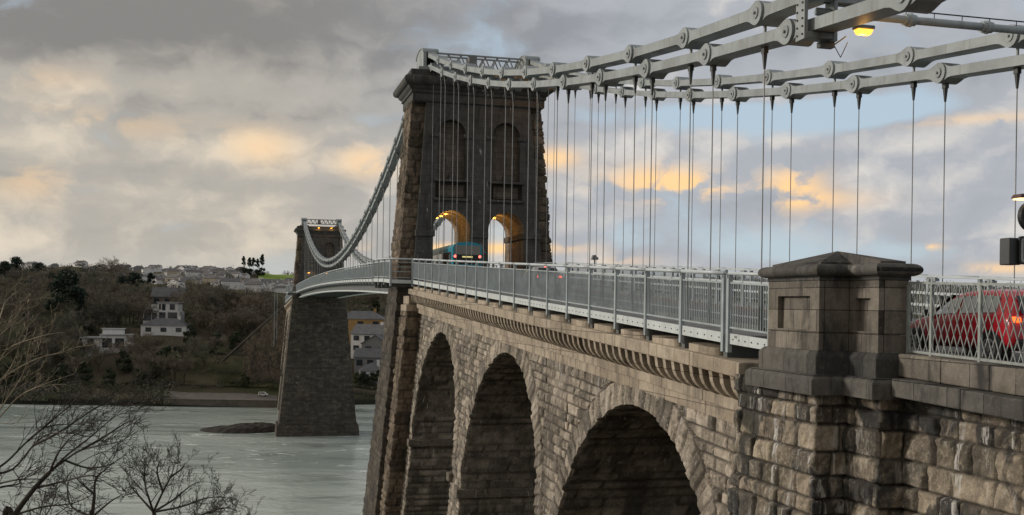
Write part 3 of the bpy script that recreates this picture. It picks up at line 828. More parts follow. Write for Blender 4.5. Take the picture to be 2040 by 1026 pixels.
# ------------------------------------------------------------------ railings
def rail_run(root, path, first_post=True, bars=True, kick=True, tube=.055, bar_step=.115, post_d=2.05):
    """path: list of (x,y); one bay per segment"""
    n = len(path); top = [(x, y, zt(y)) for x, y in path]
    m = MB()
    for a, b in zip(top, top[1:]): m.cyl(a, b, tube, n=8)
    m.build('handrail', M['raillight'], root, smooth=True)
    for i, (x, y) in enumerate(path):
        m = MB(); z = zt(y); m.box(x-.06, x+.06, y-.065, y+.065, z-post_d, z-.05); m.box(x-.085, x+.085, y-.03, y+.03, z-.12, z-.05)
        m.build('post', M['rail'], root)
        if i == n-1: break
        x2, y2 = path[i+1]; L = math.hypot(x2-x, y2-y); d = ((x2-x)/L, (y2-y)/L)
        def at(s_, dz): yy = y+d[1]*s_; return (x+d[0]*s_, yy, zt(y)+(zt(y2)-zt(y))*s_/L+dz)
        m = MB(); m.beam(at(.07, -.25), at(L-.07, -.25), .05, .045); m.beam(at(.07, -1.40), at(L-.07, -1.40), .05, .045)
        if bars:
            k = int((L-.2)/bar_step)
            for j in range(k+1):
                s_ = .1+(L-.2)*j/max(1, k); p = at(s_, -1.4); q = at(s_, -.25); w_ = .011
                m.add([(p[0]-w_,p[1]-w_,p[2]),(p[0]+w_,p[1]-w_,p[2]),(p[0]+w_,p[1]+w_,p[2]),(p[0]-w_,p[1]+w_,p[2]),(q[0]-w_,q[1]-w_,q[2]),(q[0]+w_,q[1]-w_,q[2]),(q[0]+w_,q[1]+w_,q[2]),(q[0]-w_,q[1]+w_,q[2])],
                      [(0,1,5,4),(1,2,6,5),(2,3,7,6),(3,0,4,7)])
        else:
            for dz in (-.6, -.95): m.beam(at(.07, dz), at(L-.07, dz), .05, .045)
        m.build('bar_panel' if bars else 'rail_panel', M['rail'], root, fix=False)
        if kick:
            m = MB(); m.beam(at(.08, -1.69), at(L-.08, -1.69), .03, .27); m.build('kick_plate', M['fascia'], root)
            if y < 45:
                m = MB()
                for j in range(6):
                    p = at(.25+(L-.5)*j/5, -1.7); m.cyl((p[0]-.03, p[1], p[2]), (p[0]-.012, p[1], p[2]), .022, n=6)
                m.build('bolt', M['socket'], root)
rl = thing('footway_railing', 'grey vertical bar railing along the near viaduct footway with white kick plates', 'railing', (12.2, 50, 0), 'footway railings')
ap = [(12.2, 25.34+2.745*k) for k in range(20)]
rail_run(rl, ap)
rl1 = thing('footway_railing', 'short railing bay turning inward beside the stone pedestal at the footway end', 'railing', (12.3, 24.2, 0), 'footway railings')
rail_run(rl1, [(12.2, 25.05), (12.3, 23.0), (12.95, 22.75)], tube=.045, bar_step=.12)
rl2 = thing('footway_railing', 'open railing bay stepping out round the left side of the near tower', 'railing', (11, 80, 0), 'footway railings')
rail_run(rl2, [(12.2, 77.85), (10.62, 78.25)], bars=False); rail_run(rl2, [(10.62, 78.4), (10.62, 81.9), (10.62, 85.4), (10.62, 88.8)])
rl3 = thing('footway_railing', 'long grey railing curving over the hump of the main span', 'railing', (12.2, YM, zt(YM)), 'footway railings')
rail_run(rl3, [(12.2, 89.2+2.74*k) for k in range(61)], bar_step=.14)
rl4 = thing('footway_railing', 'pale railing bay stepping out round the left side of the far tower', 'railing', (10.4, 258, 0), 'footway railings')
rail_run(rl4, [(12.2, 254.8), (10.3, 255.4), (10.3, 259), (10.3, 263), (10.3, 265.6), (12.2, 266.1)], bar_step=.18)
rl5 = thing('footway_railing', 'pale railing running down along the far approach beyond the far tower', 'railing', (12.2, 300, 0), 'footway railings')
rail_run(rl5, [(12.2, 266.5+3.0*k) for k in range(19)], bar_step=.22)
# vehicle parapet on the right side of the road
vp = thing('vehicle_parapet', 'right hand road parapet of T-headed posts carrying a flat top rail', 'parapet rail', (22.0, 50, 0))
yy = [3+2.72*k for k in range(29)]
for y in yy:
    m = MB(); z = zt(y); m.box(21.95, 22.07, y-.05, y+.05, z-1.66, z-.02); m.box(21.93, 22.1, y-.2, y-.11, z-.16, z-.06); m.box(21.93, 22.1, y+.11, y+.2, z-.16, z-.06); m.box(21.96,22.06,y-.16,y+.16,z-.08,z-.03)
    m.build('parapet_post', M['rail'], vp)
for d_ in (-.0, -.55, -.95):
    m = MB()
    for a, b in zip(yy, yy[1:]): m.beam((22.0, a, zt(a)+d_), (22.0, b, zt(b)+d_), .1 if d_ > -.1 else .06, .05 if d_ > -.1 else .09)
    m.build('parapet_rail', M['raillight'], vp)
rr_ = thing('footway_railing', 'right hand footway railing of close upright bars beyond the road', 'railing', (24.0, 40, 0), 'footway railings')
rail_run(rr_, [(24.0, 3+2.745*k) for k in range(28)], kick=False, bar_step=.13, post_d=1.7)
rr2 = thing('footway_railing', 'right hand footway railing on the main span behind the road', 'railing', (23.6, YM, 0), 'footway railings')
rail_run(rr2, [(23.5, 88.2+5.06*k) for k in range(34)], kick=False, bar_step=.25, post_d=1.7)
sf = thing('footway_deck', 'right hand footway deck on the far side of the road', 'footway', (23.2, 40, 0))
slab('walkway', 22.3, 24.1, -1.75, -1.59, rng(-8, 80.5, 6), M['pave'], sf)
# ------------------------------------------------------------------ stone pedestal at the end of the railing
PX = [(12.0, 22.55), (12.0, 20.3), (12.72, 20.3), (12.72, 19.2), (13.42, 19.2), (13.42, 22.55)]   # plan, anticlockwise
def offp(o):
    n = len(PX); out = []
    for i in range(n):
        p0, p, p1 = Vector(PX[i-1]), Vector(PX[i]), Vector(PX[(i+1) % n])
        a = (p-p0).normalized(); b = (p1-p).normalized()
        n0 = Vector((a.y, -a.x)); n1 = Vector((b.y, -b.x))
        mm = (n0+n1)/(1+n0.dot(n1)); out.append((p.x+mm.x*o, p.y+mm.y*o))
    return out
pd = thing('stone_pedestal', 'weathered stone pedestal with rounded capstone and shallow pyramid top', 'stone pedestal', (13.1, 20.9, -1.8))
def loftp(levels, name, mat_, top=True, bot=False, bev=.02):
    m = MB(); n = len(PX); vs = []
    for o, z in levels: vs += [(x, y, z) for x, y in offp(o)]
    fs = [(i+k*n, (i+1) % n+k*n, (i+1) % n+(k+1)*n, i+(k+1)*n) for k in range(len(levels)-1) for i in range(n)]
    m.add(vs, fs)
    if top: m.add(vs[-n:], [tuple(range(n))])
    if bot: m.add(vs[:n], [tuple(range(n-1, -1, -1))])
    return m.build(name, mat_, pd, bevel=bev)
loftp([(.40, -1.80), (.40, -1.47), (.30, -1.38)], 'ledge', M['ped_dark'], True, True, .03)
loftp([(.17, -1.38), (.17, -.98), (.08, -.88)], 'plinth', M['ped_dark'], True, False, .03)
loftp([(-.10, -.88), (-.13, .63)], 'body', M['ped'], True)
# facing slabs with sunk panels
def facing(axis, c0, c1, a0, a1, hole, name='facing_slab'):
    m = MB()
    for z0, z1, hl in ((-.878, -.505, None), (-.495, .63, hole)):
        m.prism([(a0, z0), (a1, z0), (a1, z1), (a0, z1)], axis, c0, c1, [hl] if hl else [])
    m.build(name, M['ped'], pd, bevel=.012)
facing('x', 11.99, 12.11, 20.3, 22.55, [(20.68, -.44), (22.1, -.44), (22.1, .30), (20.68, .30)])
facing('x', 12.71, 12.83, 19.2, 20.28, [(19.5, -.44), (20.05, -.44), (20.05, .26), (19.5, .26)])
facing('y', 20.29, 20.41, 12.125, 12.705, None); facing('y', 19.19, 19.31, 12.845, 13.41, None)
loftp([(.0, .632), (.03, .64), (.03, .728), (.06, .731)], 'neck', M['ped_dark'], True, False, .01)
tor = [(.05, .725)]+[(.03+.17*math.cos(a), .855+.132*math.sin(a)) for a in [math.radians(q) for q in range(-80, 100, 20)]]+[(-.02, .985)]
loftp(tor, 'capstone', M['ped_dark'], True, False, 0)
m = MB(); b0 = offp(-.05); n = len(b0); apex = (12.78, 20.9, 1.31)
m.add([(x, y, .97) for x, y in b0]+[(x, y, 1.035) for x, y in b0]+[apex], [(i, (i+1) % n, n+(i+1) % n, n+i) for i in range(n)]+[(n+i, n+(i+1) % n, 2*n) for i in range(n)])
m.build('pyramid_top', M['ped_dark'], pd)
# abutment masonry under the pedestal and the parapet wall running to the right
ab = thing('abutment_wall', 'rough stone abutment wall under the pedestal with dark weathered stepped piers', 'stone wall', (13, 18, -20))
bt = lambda z: .05*min(0, z+1.8)
ring_sheet('pier_masonry', lambda z: [(13.6, 23.9), (12.02+bt(z), 23.9), (12.02+bt(z), 20.35+bt(z)), (12.74+bt(z), 20.35+bt(z)), (12.74+bt(z), 19.1+bt(z)), (13.32+bt(z), 19.1+bt(z)), (13.32+bt(z), 4.0)],
           -11, -1.62, M['abut'], ab, False, .032, .03, 91, .50, .66, .12)
m = MB(); m.box(13.6, 22.5, 4.1, 23.8, -16, -1.9); m.build('core', M['abut'], ab)
def zp(Y): return .028*(Y-17)
pw = thing('parapet_wall', 'low stone parapet wall with a projecting ledge below the white lattice railing', 'parapet wall', (13.2, 12, -1.5))
def seg(name, x0, x1, d0, d1, y0, y1, st, mat_, bev=.03):
    k = max(1, int((y1-y0)/st)); m = MB()
    for i in range(k):
        a = y0+(y1-y0)*i/k; b = y0+(y1-y0)*(i+1)/k-.012
        m.add([(x0,a,zp(a)+d0),(x1,a,zp(a)+d0),(x1,b,zp(b)+d0),(x0,b,zp(b)+d0),(x0,a,zp(a)+d1),(x1,a,zp(a)+d1),(x1,b,zp(b)+d1),(x0,b,zp(b)+d1)],
              [(0,3,2,1),(4,5,6,7),(0,1,5,4),(1,2,6,5),(2,3,7,6),(3,0,4,7)])
    return m.build(name, mat_, pw, bevel=bev)
seg('parapet_block', 13.05, 13.85, -1.40, -.93, 4.0, 19.02, 1.35, M['ped'])
seg('ledge', 12.72, 13.85, -1.78, -1.41, 4.0, 18.75, 1.9, M['ped_dark'])
# lattice railing
lt = thing('lattice_railing', 'pale painted lattice railing of crossed flat bars on the stone parapet', 'lattice railing', (13.3, 12, -.9))
XLr = 13.35; H0, H1 = -.93, .53
ypo = [19.1, 18.35]+[18.35-1.44*k for k in range(1, 9)]
m = MB()
for a, b in zip(ypo, ypo[1:]): m.beam((XLr, a, zp(a)+H1), (XLr, b, zp(b)+H1), .07, .045)
m.build('top_rail', M['lattice'], lt)
m = MB()
for a, b in zip(ypo, ypo[1:]): m.beam((XLr, a, zp(a)+H0+.05), (XLr, b, zp(b)+H0+.05), .05, .05)
m.build('bottom_rail', M['lattice'], lt)
for y in ypo[:-1]:
    m = MB(); m.box(XLr-.03, XLr+.03, y-.032, y+.032, zp(y)+H0, zp(y)+H1-.03); m.build('post', M['lattice'], lt)
for a, b in zip(ypo, ypo[1:]):
    m = MB(); lo, hi = min(a, b), max(a, b); hh = H1-H0-.08; run = hh/2.45; pit = .192
    for sgn, xo in ((1, -.014), (-1, .014)):
        s_ = lo-run
        s_ = math.floor(s_/pit)*pit
        while s_ < hi+run:
            y0, y1 = (s_, s_+run) if sgn > 0 else (s_+run, s_)
            # clip the bar to the bay
            t0, t1 = 0.0, 1.0
            for lim, up_ in ((lo, 1), (hi, -1)):
                d_ = y1-y0; tt = (lim-y0)/d_
                if (d_ > 0) == (up_ > 0): t0 = max(t0, tt)
                else: t1 = min(t1, tt)
            if t1-t0 > .02:
                pa = (XLr+xo, y0+(y1-y0)*t0, 0); pb = (XLr+xo, y0+(y1-y0)*t1, 0)
                za = zp(pa[1])+H0+.05+hh*t0; zb_ = zp(pb[1])+H0+.05+hh*t1
                m.beam((pa[0], pa[1], za), (pb[0], pb[1], zb_), .015, .016, up=(1, 0, 0))
            s_ += pit
    m.build('lattice_panel', M['lattice'], lt)

# ------------------------------------------------------------------ vehicles
M['redcar'] = plain('red_car_paint', (.50,.012,.025), .22, .08, .6, spec=.7)
M['silver'] = plain('silver_car_paint', (.34,.34,.35), .3, .08, .6, metal=.3)
M['whitep'] = plain('white_van_paint', (.7,.7,.68), .35, .05, .6)
M['teal'] = plain('teal_bus_paint', (.015,.25,.35), .3, .08, .6)
M['tyre'] = plain('tyre', (.012,.012,.012), .8, .2, 4)
M['rim'] = plain('alloy', (.45,.46,.47), .3, .1, 3, metal=.7)
def glass(name, col=(.02,.025,.03), rough=.06):
    m, t_, b = mat(name); b.inputs['Base Color'].default_value = (*col, 1); b.inputs['Roughness'].default_value = rough
    b.inputs['Specular IOR Level'].default_value = .5 if col[0] < .1 else .9; b.inputs['Coat Weight'].default_value = 0 if col[0] < .1 else .6
    return m
M['glass'] = glass('dark_glass'); M['paleskyglass'] = glass('pale_sky_glass', (.30,.34,.345), .08)  # pale glass has the sky's reflection put into its base colour
M['chrome'] = plain('chrome', (.6,.6,.6), .15, .05, 3, metal=1)
def car(name, label, loc, rz, paint, L=3.85, W=1.72, H=1.5, lit=True, lamp='orange'):
    """hatchback, nose towards +Y, built round its own origin at the ground under the middle"""
    r = thing(name, label, 'car', loc); LOC[r.name] = Vector((0, 0, 0))
    hl = L/2
    # side stations: y, belt z, roof z, halfwidth belt, halfwidth roof
    st = [(-hl, .62, .62, .66, .60), (-hl+.06, .80, .82, .76, .66), (-hl+.16, .98, 1.16, .80, .62), (-hl+.42, 1.0, H-.07, .82, .60), (-hl+.95, .985, H, .835, .60),
          (-.15, .965, H-.02, .845, .60), (.28, .95, H-.10, .845, .58), (.62, .94, 1.22, .84, .60), (.98, .925, .96, .835, .66), (1.15, .91, .925, .83, .68), (1.5, .84, .86, .80, .66), (hl-.14, .70, .73, .72, .58), (hl, .52, .54, .62, .50)]
    m = MB(); vs = []; rings = []
    for y, zb_, zr, wb, wr in st:
        low = .24 if abs(y) < hl-.1 else .34
        rings.append([(-wb*.94, y, low), (-wb, y, .5 if zb_ > .55 else low+.1), (-wb, y, zb_*.86), (-wb*.965, y, zb_), (-wr, y, max(zb_+.002, zr-.05)), (-wr*.82, y, zr), (0, y, zr+.03),
                      (wr*.82, y, zr), (wr, y, max(zb_+.002, zr-.05)), (wb*.965, y, zb_), (wb, y, zb_*.86), (wb, y, .5 if zb_ > .55 else low+.1), (wb*.94, y, low)])
    n = len(rings[0])
    sc = W/1.69
    for rg in rings: vs += [(x*sc, y, z) for x, y, z in rg]
    fs = [(k*n+i, k*n+i+1, (k+1)*n+i+1, (k+1)*n+i) for k in range(len(st)-1) for i in range(n-1)]
    fs += [(k*n+n-1, k*n, (k+1)*n, (k+1)*n+n-1) for k in range(len(st)-1)]
    fs += [tuple(range(n)), tuple(range(len(st)*n-1, (len(st)-1)*n-1, -1))]
    m.add(vs, fs); body = m.build('body', paint, r, smooth=True)
    md = body.modifiers.new('sub', 'SUBSURF'); md.levels = 1; md.render_levels = 2
    # glazing panels standing just proud of the cabin
    def lerp_side(y, f, s_):
        for k in range(len(st)-1):
            if st[k][0] <= y <= st[k+1][0]:
                q = (y-st[k][0])/(st[k+1][0]-st[k][0]); a, b = st[k], st[k+1]
                zb_ = a[1]+(b[1]-a[1])*q; zr = a[2]+(b[2]-a[2])*q; wb = a[3]+(b[3]-a[3])*q; wr = a[4]+(b[4]-a[4])*q
                return (s_*sc*(wb*.965+(wr-wb*.965)*f), y, zb_+(zr-.05-zb_)*f)
    for s_ in (-1, 1):
        for y0, y1, f0, f1 in ((-hl+.62, -.28, .10, .84), (-.20, .66, .10, .84)):
            m = MB(); k = 6
            lo = [lerp_side(y0+(y1-y0)*i/k, f0, s_) for i in range(k+1)]; hi = [lerp_side(y0+(y1-y0)*i/k, f1, s_) for i in range(k+1)]
            o = s_*.012
            m.add([(x+o, y, z) for x, y, z in lo]+[(x+o, y, z) for x, y, z in hi], [(i, i+1, k+2+i, k+1+i) for i in range(k)])
            m.build('side_window', M['paleskyglass'], r)
        m = MB(); p = lerp_side(.75, .1, s_); m.box(p[0]-.02 if s_ > 0 else p[0]-.2, p[0]+.2 if s_ > 0 else p[0]+.02, .68, .80, p[2]-.02, p[2]+.14)
        m.build('door_mirror', M['dark'], r, bevel=.04)
        for yw in (-hl+.68, hl-.78):
            x = s_*sc*.80
            m = MB(); m.cyl((x-s_*.20, yw, .30), (x+s_*.03, yw, .30), .385, n=24); m.build('wheel_arch', M['dark'], r)
            m = MB(); m.cyl((x-s_*.17, yw, .30), (x+s_*.055, yw, .30), .30, n=24); wh = m.build('wheel', M['tyre'], r, bevel=.03)
            m = MB(); m.cyl((x, yw, .30), (x+s_*.062, yw, .30), .055, n=10)
            for a in range(9):
                q = a*2*math.pi/9; m.beam((x+s_*.058, yw, .30), (x+s_*.058, yw+.2*math.cos(q), .30+.2*math.sin(q)), .035, .02)
            mm_ = 24
            ring = [(yw+.215*math.cos(2*math.pi*a/mm_), .30+.215*math.sin(2*math.pi*a/mm_)) for a in range(mm_)]; inn = [(yw+.185*math.cos(2*math.pi*a/mm_), .30+.185*math.sin(2*math.pi*a/mm_)) for a in range(mm_)]
            m.prism(ring, 'x', x+s_*.03, x+s_*.066, [inn]); m.build('rim', M['rim'], wh)
        m = MB(); m.box(s_*.66*sc-.075, s_*.66*sc+.075, -hl-.0, -hl+.20, .84, .96); m.xform(lambda x, y, z: (x, y+(z-.8)*.25, z)); m.build('tail_lamp', M[lamp] if lit else M['redcar'], r, bevel=.03)
        m = MB(); m.box(s_*.60*sc-.12, s_*.60*sc+.12, hl-.30, hl-.08, .66, .80); m.build('headlight', M['paleskyglass'], r, bevel=.04)
        m = MB(); y = -.24; m.box(s_*.862*sc-.012, s_*.862*sc+.012, -.42, -.24, .84, .875); m.build('door_handle', paint, r)
    m = MB(); m.add([(-.56*sc, -hl+.10, 1.0), (.56*sc, -hl+.10, 1.0), (.5*sc, -hl+.36, 1.36), (-.5*sc, -hl+.36, 1.36)], [(0, 1, 2, 3)]); m.xform(lambda x, y, z: (x, y-.03, z+.02)); m.build('rear_window', M['glass'], r)
    m = MB(); m.add([(-.62*sc, 1.06, .965), (.62*sc, 1.06, .965), (.52*sc, .40, 1.385), (-.52*sc, .40, 1.385)], [(0, 1, 2, 3)]); m.xform(lambda x, y, z: (x, y+.03, z+.03)); m.build('windscreen', M['glass'], r)
    m = MB(); m.box(-.7*sc, .7*sc, -hl-.04, -hl+.25, .30, .52); m.build('rear_bumper', M['dark'], r, bevel=.05)
    m = MB(); m.box(-.26, .26, -hl-.055, -hl-.03, .60, .71); m.build('number_plate', M['lattice'], r)
    if lit:
        m = MB(); m.box(-.16, .16, -hl+.36, -hl+.40, H-.065, H-.035); m.build('brake_light', M['red'], r)
    r.rotation_euler = (0, 0, rz)
    return r
car('parked_car' if False else 'hatchback_car', 'red hatchback driving onto the bridge behind the white lattice railing', (15.62, 19.62, zt(19.3)-1.69), math.radians(-4), M['redcar'], 4.1, 1.72, 1.52)
car('hatchback_car', 'silver hatchback with lit tail lights behind the footway railing', (16.15, 57.2, zt(57.2)-1.685), math.radians(0), M['silver'], 4.0, 1.72, 1.5, lamp='red')
# bus entering the left arch
def bus():
    z0 = zt(80)-1.685; y0 = 77.6; L = 10.5; x0, x1 = 15.2, 17.4; H = 2.95
    r = thing('bus', 'teal bus with lit red tail lights passing under the left arch of the near tower', 'bus', ((x0+x1)/2, y0+L/2, z0))
    sl_ = lambda y: zt(y)-1.685
    pr = [(x0, .35), (x0, 2.55), (x0+.12, 2.8), (x0+.45, 2.92), ((x0+x1)/2, 2.98), (x1-.45, 2.92), (x1-.12, 2.8), (x1, 2.55), (x1, .35)]
    m = MB(); m.prism([(x, z+z0) for x, z in pr], 'y', y0, y0+L); m.build('body', M['teal'], r, bevel=.06)
    m = MB(); m.box(x0+.12, x1-.12, y0-.025, y0, z0+2.02, z0+2.7); m.build('rear_window', glass('tinted_window', (.10,.085,.05), .12), r, bevel=.02)
    m = MB(); m.box(x0+.08, x1-.08, y0-.03, y0-.001, z0+1.3, z0+2.0); m.build('engine_panel', M['dark'], r)
    for x in (x0+.16, x1-.16):
        m = MB(); m.cyl((x, y0-.07, z0+1.88), (x, y0-.02, z0+1.88), .10, n=12); m.build('tail_lamp', M['red'], r)
    m = MB(); m.box(x0-.02, x0+.01, y0+.9, y0+L-.6, z0+1.25, z0+2.25); m.build('side_window', M['glass'], r)
    m = MB(); m.box(x1-.01, x1+.02, y0+.9, y0+L-.6, z0+1.25, z0+2.25); m.build('side_window', M['glass'], r)
    m = MB(); m.box(x0-.03, x0+.0, y0+1.3, y0+1.36, z0+1.5, z0+2.1); m.build('window_pillar', M['fascia'], r)
    for x in (x0+.1, x1-.1):
        for y in (y0+2.4, y0+8.2):
            m = MB(); m.cyl((x-.14, y, z0+.45), (x+.14, y, z0+.45), .45, n=20); m.build('wheel', M['tyre'], r)
    m = MB(); m.box(x0+.7, x1-.7, y0-.04, y0-.03, z0+1.8, z0+1.9); m.build('number_plate', emit('plate_glow', (.75, .65, .25), .6), r)  # plate's lit look is glow put into its material, no lamp
bus()

# ------------------------------------------------------------------ signs, lamps, brace
sg = thing('road_sign', 'grey backed triangular warning sign on a post in front of the tower between the arches', 'road sign', (17.72, 79.4, zt(79)-1.69))
m = MB(); m.cyl((17.72, 79.4, zt(79)-1.69), (17.72, 79.4, 4.75), .045, n=8); m.build('post', M['grey'], sg)
m = MB(); m.prism([(17.72-.42, 3.95), (17.72+.42, 3.95), (17.72, 4.78)], 'y', 79.32, 79.35, [[(17.72-.2, 4.07), (17.72+.2, 4.07), (17.72, 4.5)]]); m.prism([(17.72-.21, 4.06), (17.72+.21, 4.06), (17.72, 4.52)], 'y', 79.33, 79.345); m.build('plate', M['grey'], sg)
m = MB()
for dx in (-.12, .1): m.box(17.72+dx-.03, 17.72+dx+.03, 79.29, 79.33, 4.1, 4.2)
m.build('bracket', M['dark'], sg)
# electronic sign at the right edge
ys, xs = 16.6, 14.42
def ax(px): 
    a = PSI+math.atan((px-1020)/FPX); return ys*math.tan(a)
sgn = thing('traffic_sign', 'dark electronic road sign with red ringed disc above a square display at right edge', 'traffic sign', (ax(2058), ys+.2, zt(ys)-1.69))
dd = ax(2058)*sP+ys*cP
def zpx(px, py): return (HZ+ROLL*(px-1020)-py)/FPX*dd
m = MB(); m.cyl((ax(2062), ys+.2, zt(ys)-1.69), (ax(2062), ys+.2, zpx(2058, 385)), .06, n=10); m.build('pole', M['grey'], sgn)
cxs, czs = ax(2056), zpx(2056, 431); rd = .285
m = MB(); m.cyl((cxs, ys+.08, czs), (cxs, ys-.02, czs), rd, n=36); m.build('backing_disc', M['dark'], sgn)
m = MB(); o = [(cxs+rd*.78*math.cos(a*math.pi/18), czs+rd*.78*math.sin(a*math.pi/18)) for a in range(36)]; i_ = [(cxs+rd*.56*math.cos(a*math.pi/18), czs+rd*.56*math.sin(a*math.pi/18)) for a in range(36)]
m.prism(o, 'y', ys-.03, ys-.021, [i_]); m.build('red_ring', plain('sign_red', (.28,.02,.02), .5, .1, 3), sgn)
bx0, bz0, bz1 = ax(2026), zpx(2030, 527), zpx(2030, 471)
def rrect(x0, x1, z0, z1, r_):
    out = []
    for cx_, cz_, a0 in ((x1-r_, z1-r_, 0), (x0+r_, z1-r_, 90), (x0+r_, z0+r_, 180), (x1-r_, z0+r_, 270)):
        out += [(cx_+r_*math.cos(math.radians(a0+q)), cz_+r_*math.sin(math.radians(a0+q))) for q in (0, 30, 60, 90)]
    return out
m = MB(); m.prism(rrect(bx0, bx0+.56, bz0, bz1, .07), 'y', ys-.04, ys+.02); m.build('display_case', M['dark'], sgn)
m = MB(); m.prism(rrect(bx0+.035, bx0+.525, bz0+.035, bz1-.035, .05), 'y', ys-.048, ys-.041, [rrect(bx0+.085, bx0+.475, bz0+.085, bz1-.085, .03)]); m.build('display_border', M['lattice'], sgn)
m = MB(); m.box(bx0-.16, bx0+.1, ys+.03, ys+.30, bz0-.01, bz1-.03); m.build('rear_housing', plain('housing', (.045,.047,.05), .5, .1, 3), sgn, bevel=.02)
m = MB(); cx_, cz_ = bx0+.19, bz0+.21; o = [(cx_+.065*math.cos(a*math.pi/9), cz_+.085*math.sin(a*math.pi/9)) for a in range(18)]; i_ = [(cx_+.04*math.cos(a*math.pi/9), cz_+.058*math.sin(a*math.pi/9)) for a in range(18)]
m.prism(o, 'y', ys-.052, ys-.042, [i_]); m.build('numeral', M['white'], sgn)
lz = zpx(2030, 394)
m = MB(); m.prism([(ax(2019), lz-.02), (ax(2024), lz+.055), (ax(2060), lz+.07), (ax(2060), lz-.01)], 'y', ys-.12, ys+.12); m.build('lamp_hood', plain('lamp_hood', (.10,.05,.05), .5, .1, 3), sgn)
m = MB(); m.box(ax(2022), ax(2058), ys-.10, ys+.10, lz-.045, lz-.012); m.build('lamp_lens', M['lampw'], sgn)
# cross brace tube between the chains
br = thing('cross_brace', 'round steel brace tube between left and right chains with a thin cable above it', 'brace', (18, 24.2, 7.6))
m = MB(); m.cyl((XL+.3, 24.2, 7.62), (XR+.3, 24.2, 7.62), .105, n=14); m.build('tube', M['rail'], br, smooth=True)
for x in (19.15, 16.8, 21.3):
    m = MB(); m.cyl((x-.16, 24.2, 7.62), (x+.16, 24.2, 7.62), .15, n=14); m.cyl((x-.05, 24.2, 7.62), (x+.05, 24.2, 7.62), .18, n=14); m.build('collar', M['rail'], br)
m = MB(); m.cyl((XL+.5, 24.2, 7.86), (XR+.3, 24.2, 7.86), .018, n=6)
for k in range(9): m.cyl((15+k*.85, 24.2, 7.72), (15+k*.85, 24.2, 7.86), .012, n=5)
m.build('cable', M['dark'], br)
cb = thing('chain_clamp', 'bolted steel clamp plate tying the upper and lower left chains together near the brace', 'clamp', (XL, 24.2, 7.6))
m = MB(); m.box(XL-.16, XL-.06, 23.98, 24.42, 6.85, 9.1); m.build('clamp_plate', M['paint2'], cb, bevel=.01)
m = MB(); m.box(XL-.06, XL+.72, 24.0, 24.4, 6.9, 7.05); m.box(XL+.68, XL+.78, 23.98, 24.42, 6.85, 9.1); m.box(XL+.78, XL+1.6, 24.0, 24.38, 7.85, 8.15); m.build('cross_plate', M['paint2'], cb)
for z in [6.98+.2*k for k in range(11)]:
    m = MB()
    for y in (24.07, 24.33): m.cyl((XL-.19, y, z), (XL-.15, y, z), .028, n=6)
    m.build('bolt', M['socket'], cb)
def point(name, loc, e, col=(1, .5, .12), r=.12, parent=None):
    l = bpy.data.lights.new(name, 'POINT'); l.energy = e; l.color = col; l.shadow_soft_size = r
    o = bpy.data.objects.new(name, l); COL.objects.link(o)
    if parent is not None: o.parent = parent; o.location = Vector(loc)-wloc(parent)
    else: o.location = loc
    return o
def street_lamp(name, label, p, s=.24, group=None, light=0.0, down=True):
    r = thing(name, label, 'lamp', p, group); x, y, z = p
    m = MB(); m.box(x-s*1.1, x+s*1.1, y-s*.6, y+s*.6, z+.02, z+.02+s*.42); m.build('lamp_case', M['grey'], r, bevel=.03)
    m = MB(); m.add([(x-s, y-s*.52, z+.018), (x+s, y-s*.52, z+.018), (x+s, y+s*.52, z+.018), (x-s, y+s*.52, z+.018), (x-s*.75, y-s*.35, z-s*.5), (x+s*.75, y-s*.35, z-s*.5), (x+s*.75, y+s*.35, z-s*.5), (x-s*.75, y+s*.35, z-s*.5)],
                    [(0,3,2,1),(4,5,6,7),(0,1,5,4),(1,2,6,5),(2,3,7,6),(3,0,4,7)]); m.build('lamp_bowl', M['lamp'], r, bevel=.03)
    if light: point('lamp_light', (x, y, z-s*.9), light, parent=r)
    return r
street_lamp('street_lamp', 'lit orange street lamp hanging under the lower left chain beside the brace', (15.36, 24.05, 7.20), .235, None, 25)
m = MB(); m.box(14.2, 14.6, 24.15, 24.35, 6.72, 6.86); m.cyl((14.6, 24.2, 6.8), (14.95, 24.2, 7.05), .02, n=6); m.cyl((14.62, 24.2, 6.78), (14.8, 24.2, 6.5), .012, n=5); m.cyl((14.8, 24.2, 6.5), (15.0, 24.2, 6.9), .012, n=5)
tag(m.build('junction_box', M['socket'], None, loc=(14.4, 24.2, 6.8)), 'small dark junction box with a looped wire under the left chain by the lit lamp', 'junction box')
for tw, yo in (('near', 0.0), ('far', YF-YT)):
    k = 0
    for s_, ll in ((-1, 'left'), (1, 'right')):
        for dy, wd in ((82.0, 'front'), (84.0, 'middle'), (86.0, 'back')):
            if s_ > 0 and dy == 82.0: continue
            a = math.radians(102); x = XC+s_*2.2+1.28*math.cos(a); z = 5.9+1.28*math.sin(a)
            street_lamp('arch_lamp', '%s lit orange lamp under the vault of the %s road arch in the %s tower' % (wd, ll, tw), (x, dy+yo, z), .15, 'lamps inside the road arches', 46 if tw == 'near' else 25)
    for s_, ll in ((-1, 'left'), (1, 'right')):
        street_lamp('tower_lamp', 'lit orange lamp on the %s side of the front cornice of the %s tower' % (ll, tw), (XC+((-.5, 2.5) if tw == 'far' else (2.2, 4.9))[s_ > 0], 80.2+yo, 17.95), .22, 'lamps on the tower cornices', 30)
fl = thing('floodlight', 'small dark floodlight on a short pole above the right hand parapet', 'floodlight', (22.6, 66.5, zt(66.5)-1.6))
m = MB(); m.cyl((22.6, 66.5, zt(66.5)-1.6), (22.6, 66.5, zt(66.5)+.35), .05, n=6); m.build('pole', M['grey'], fl)
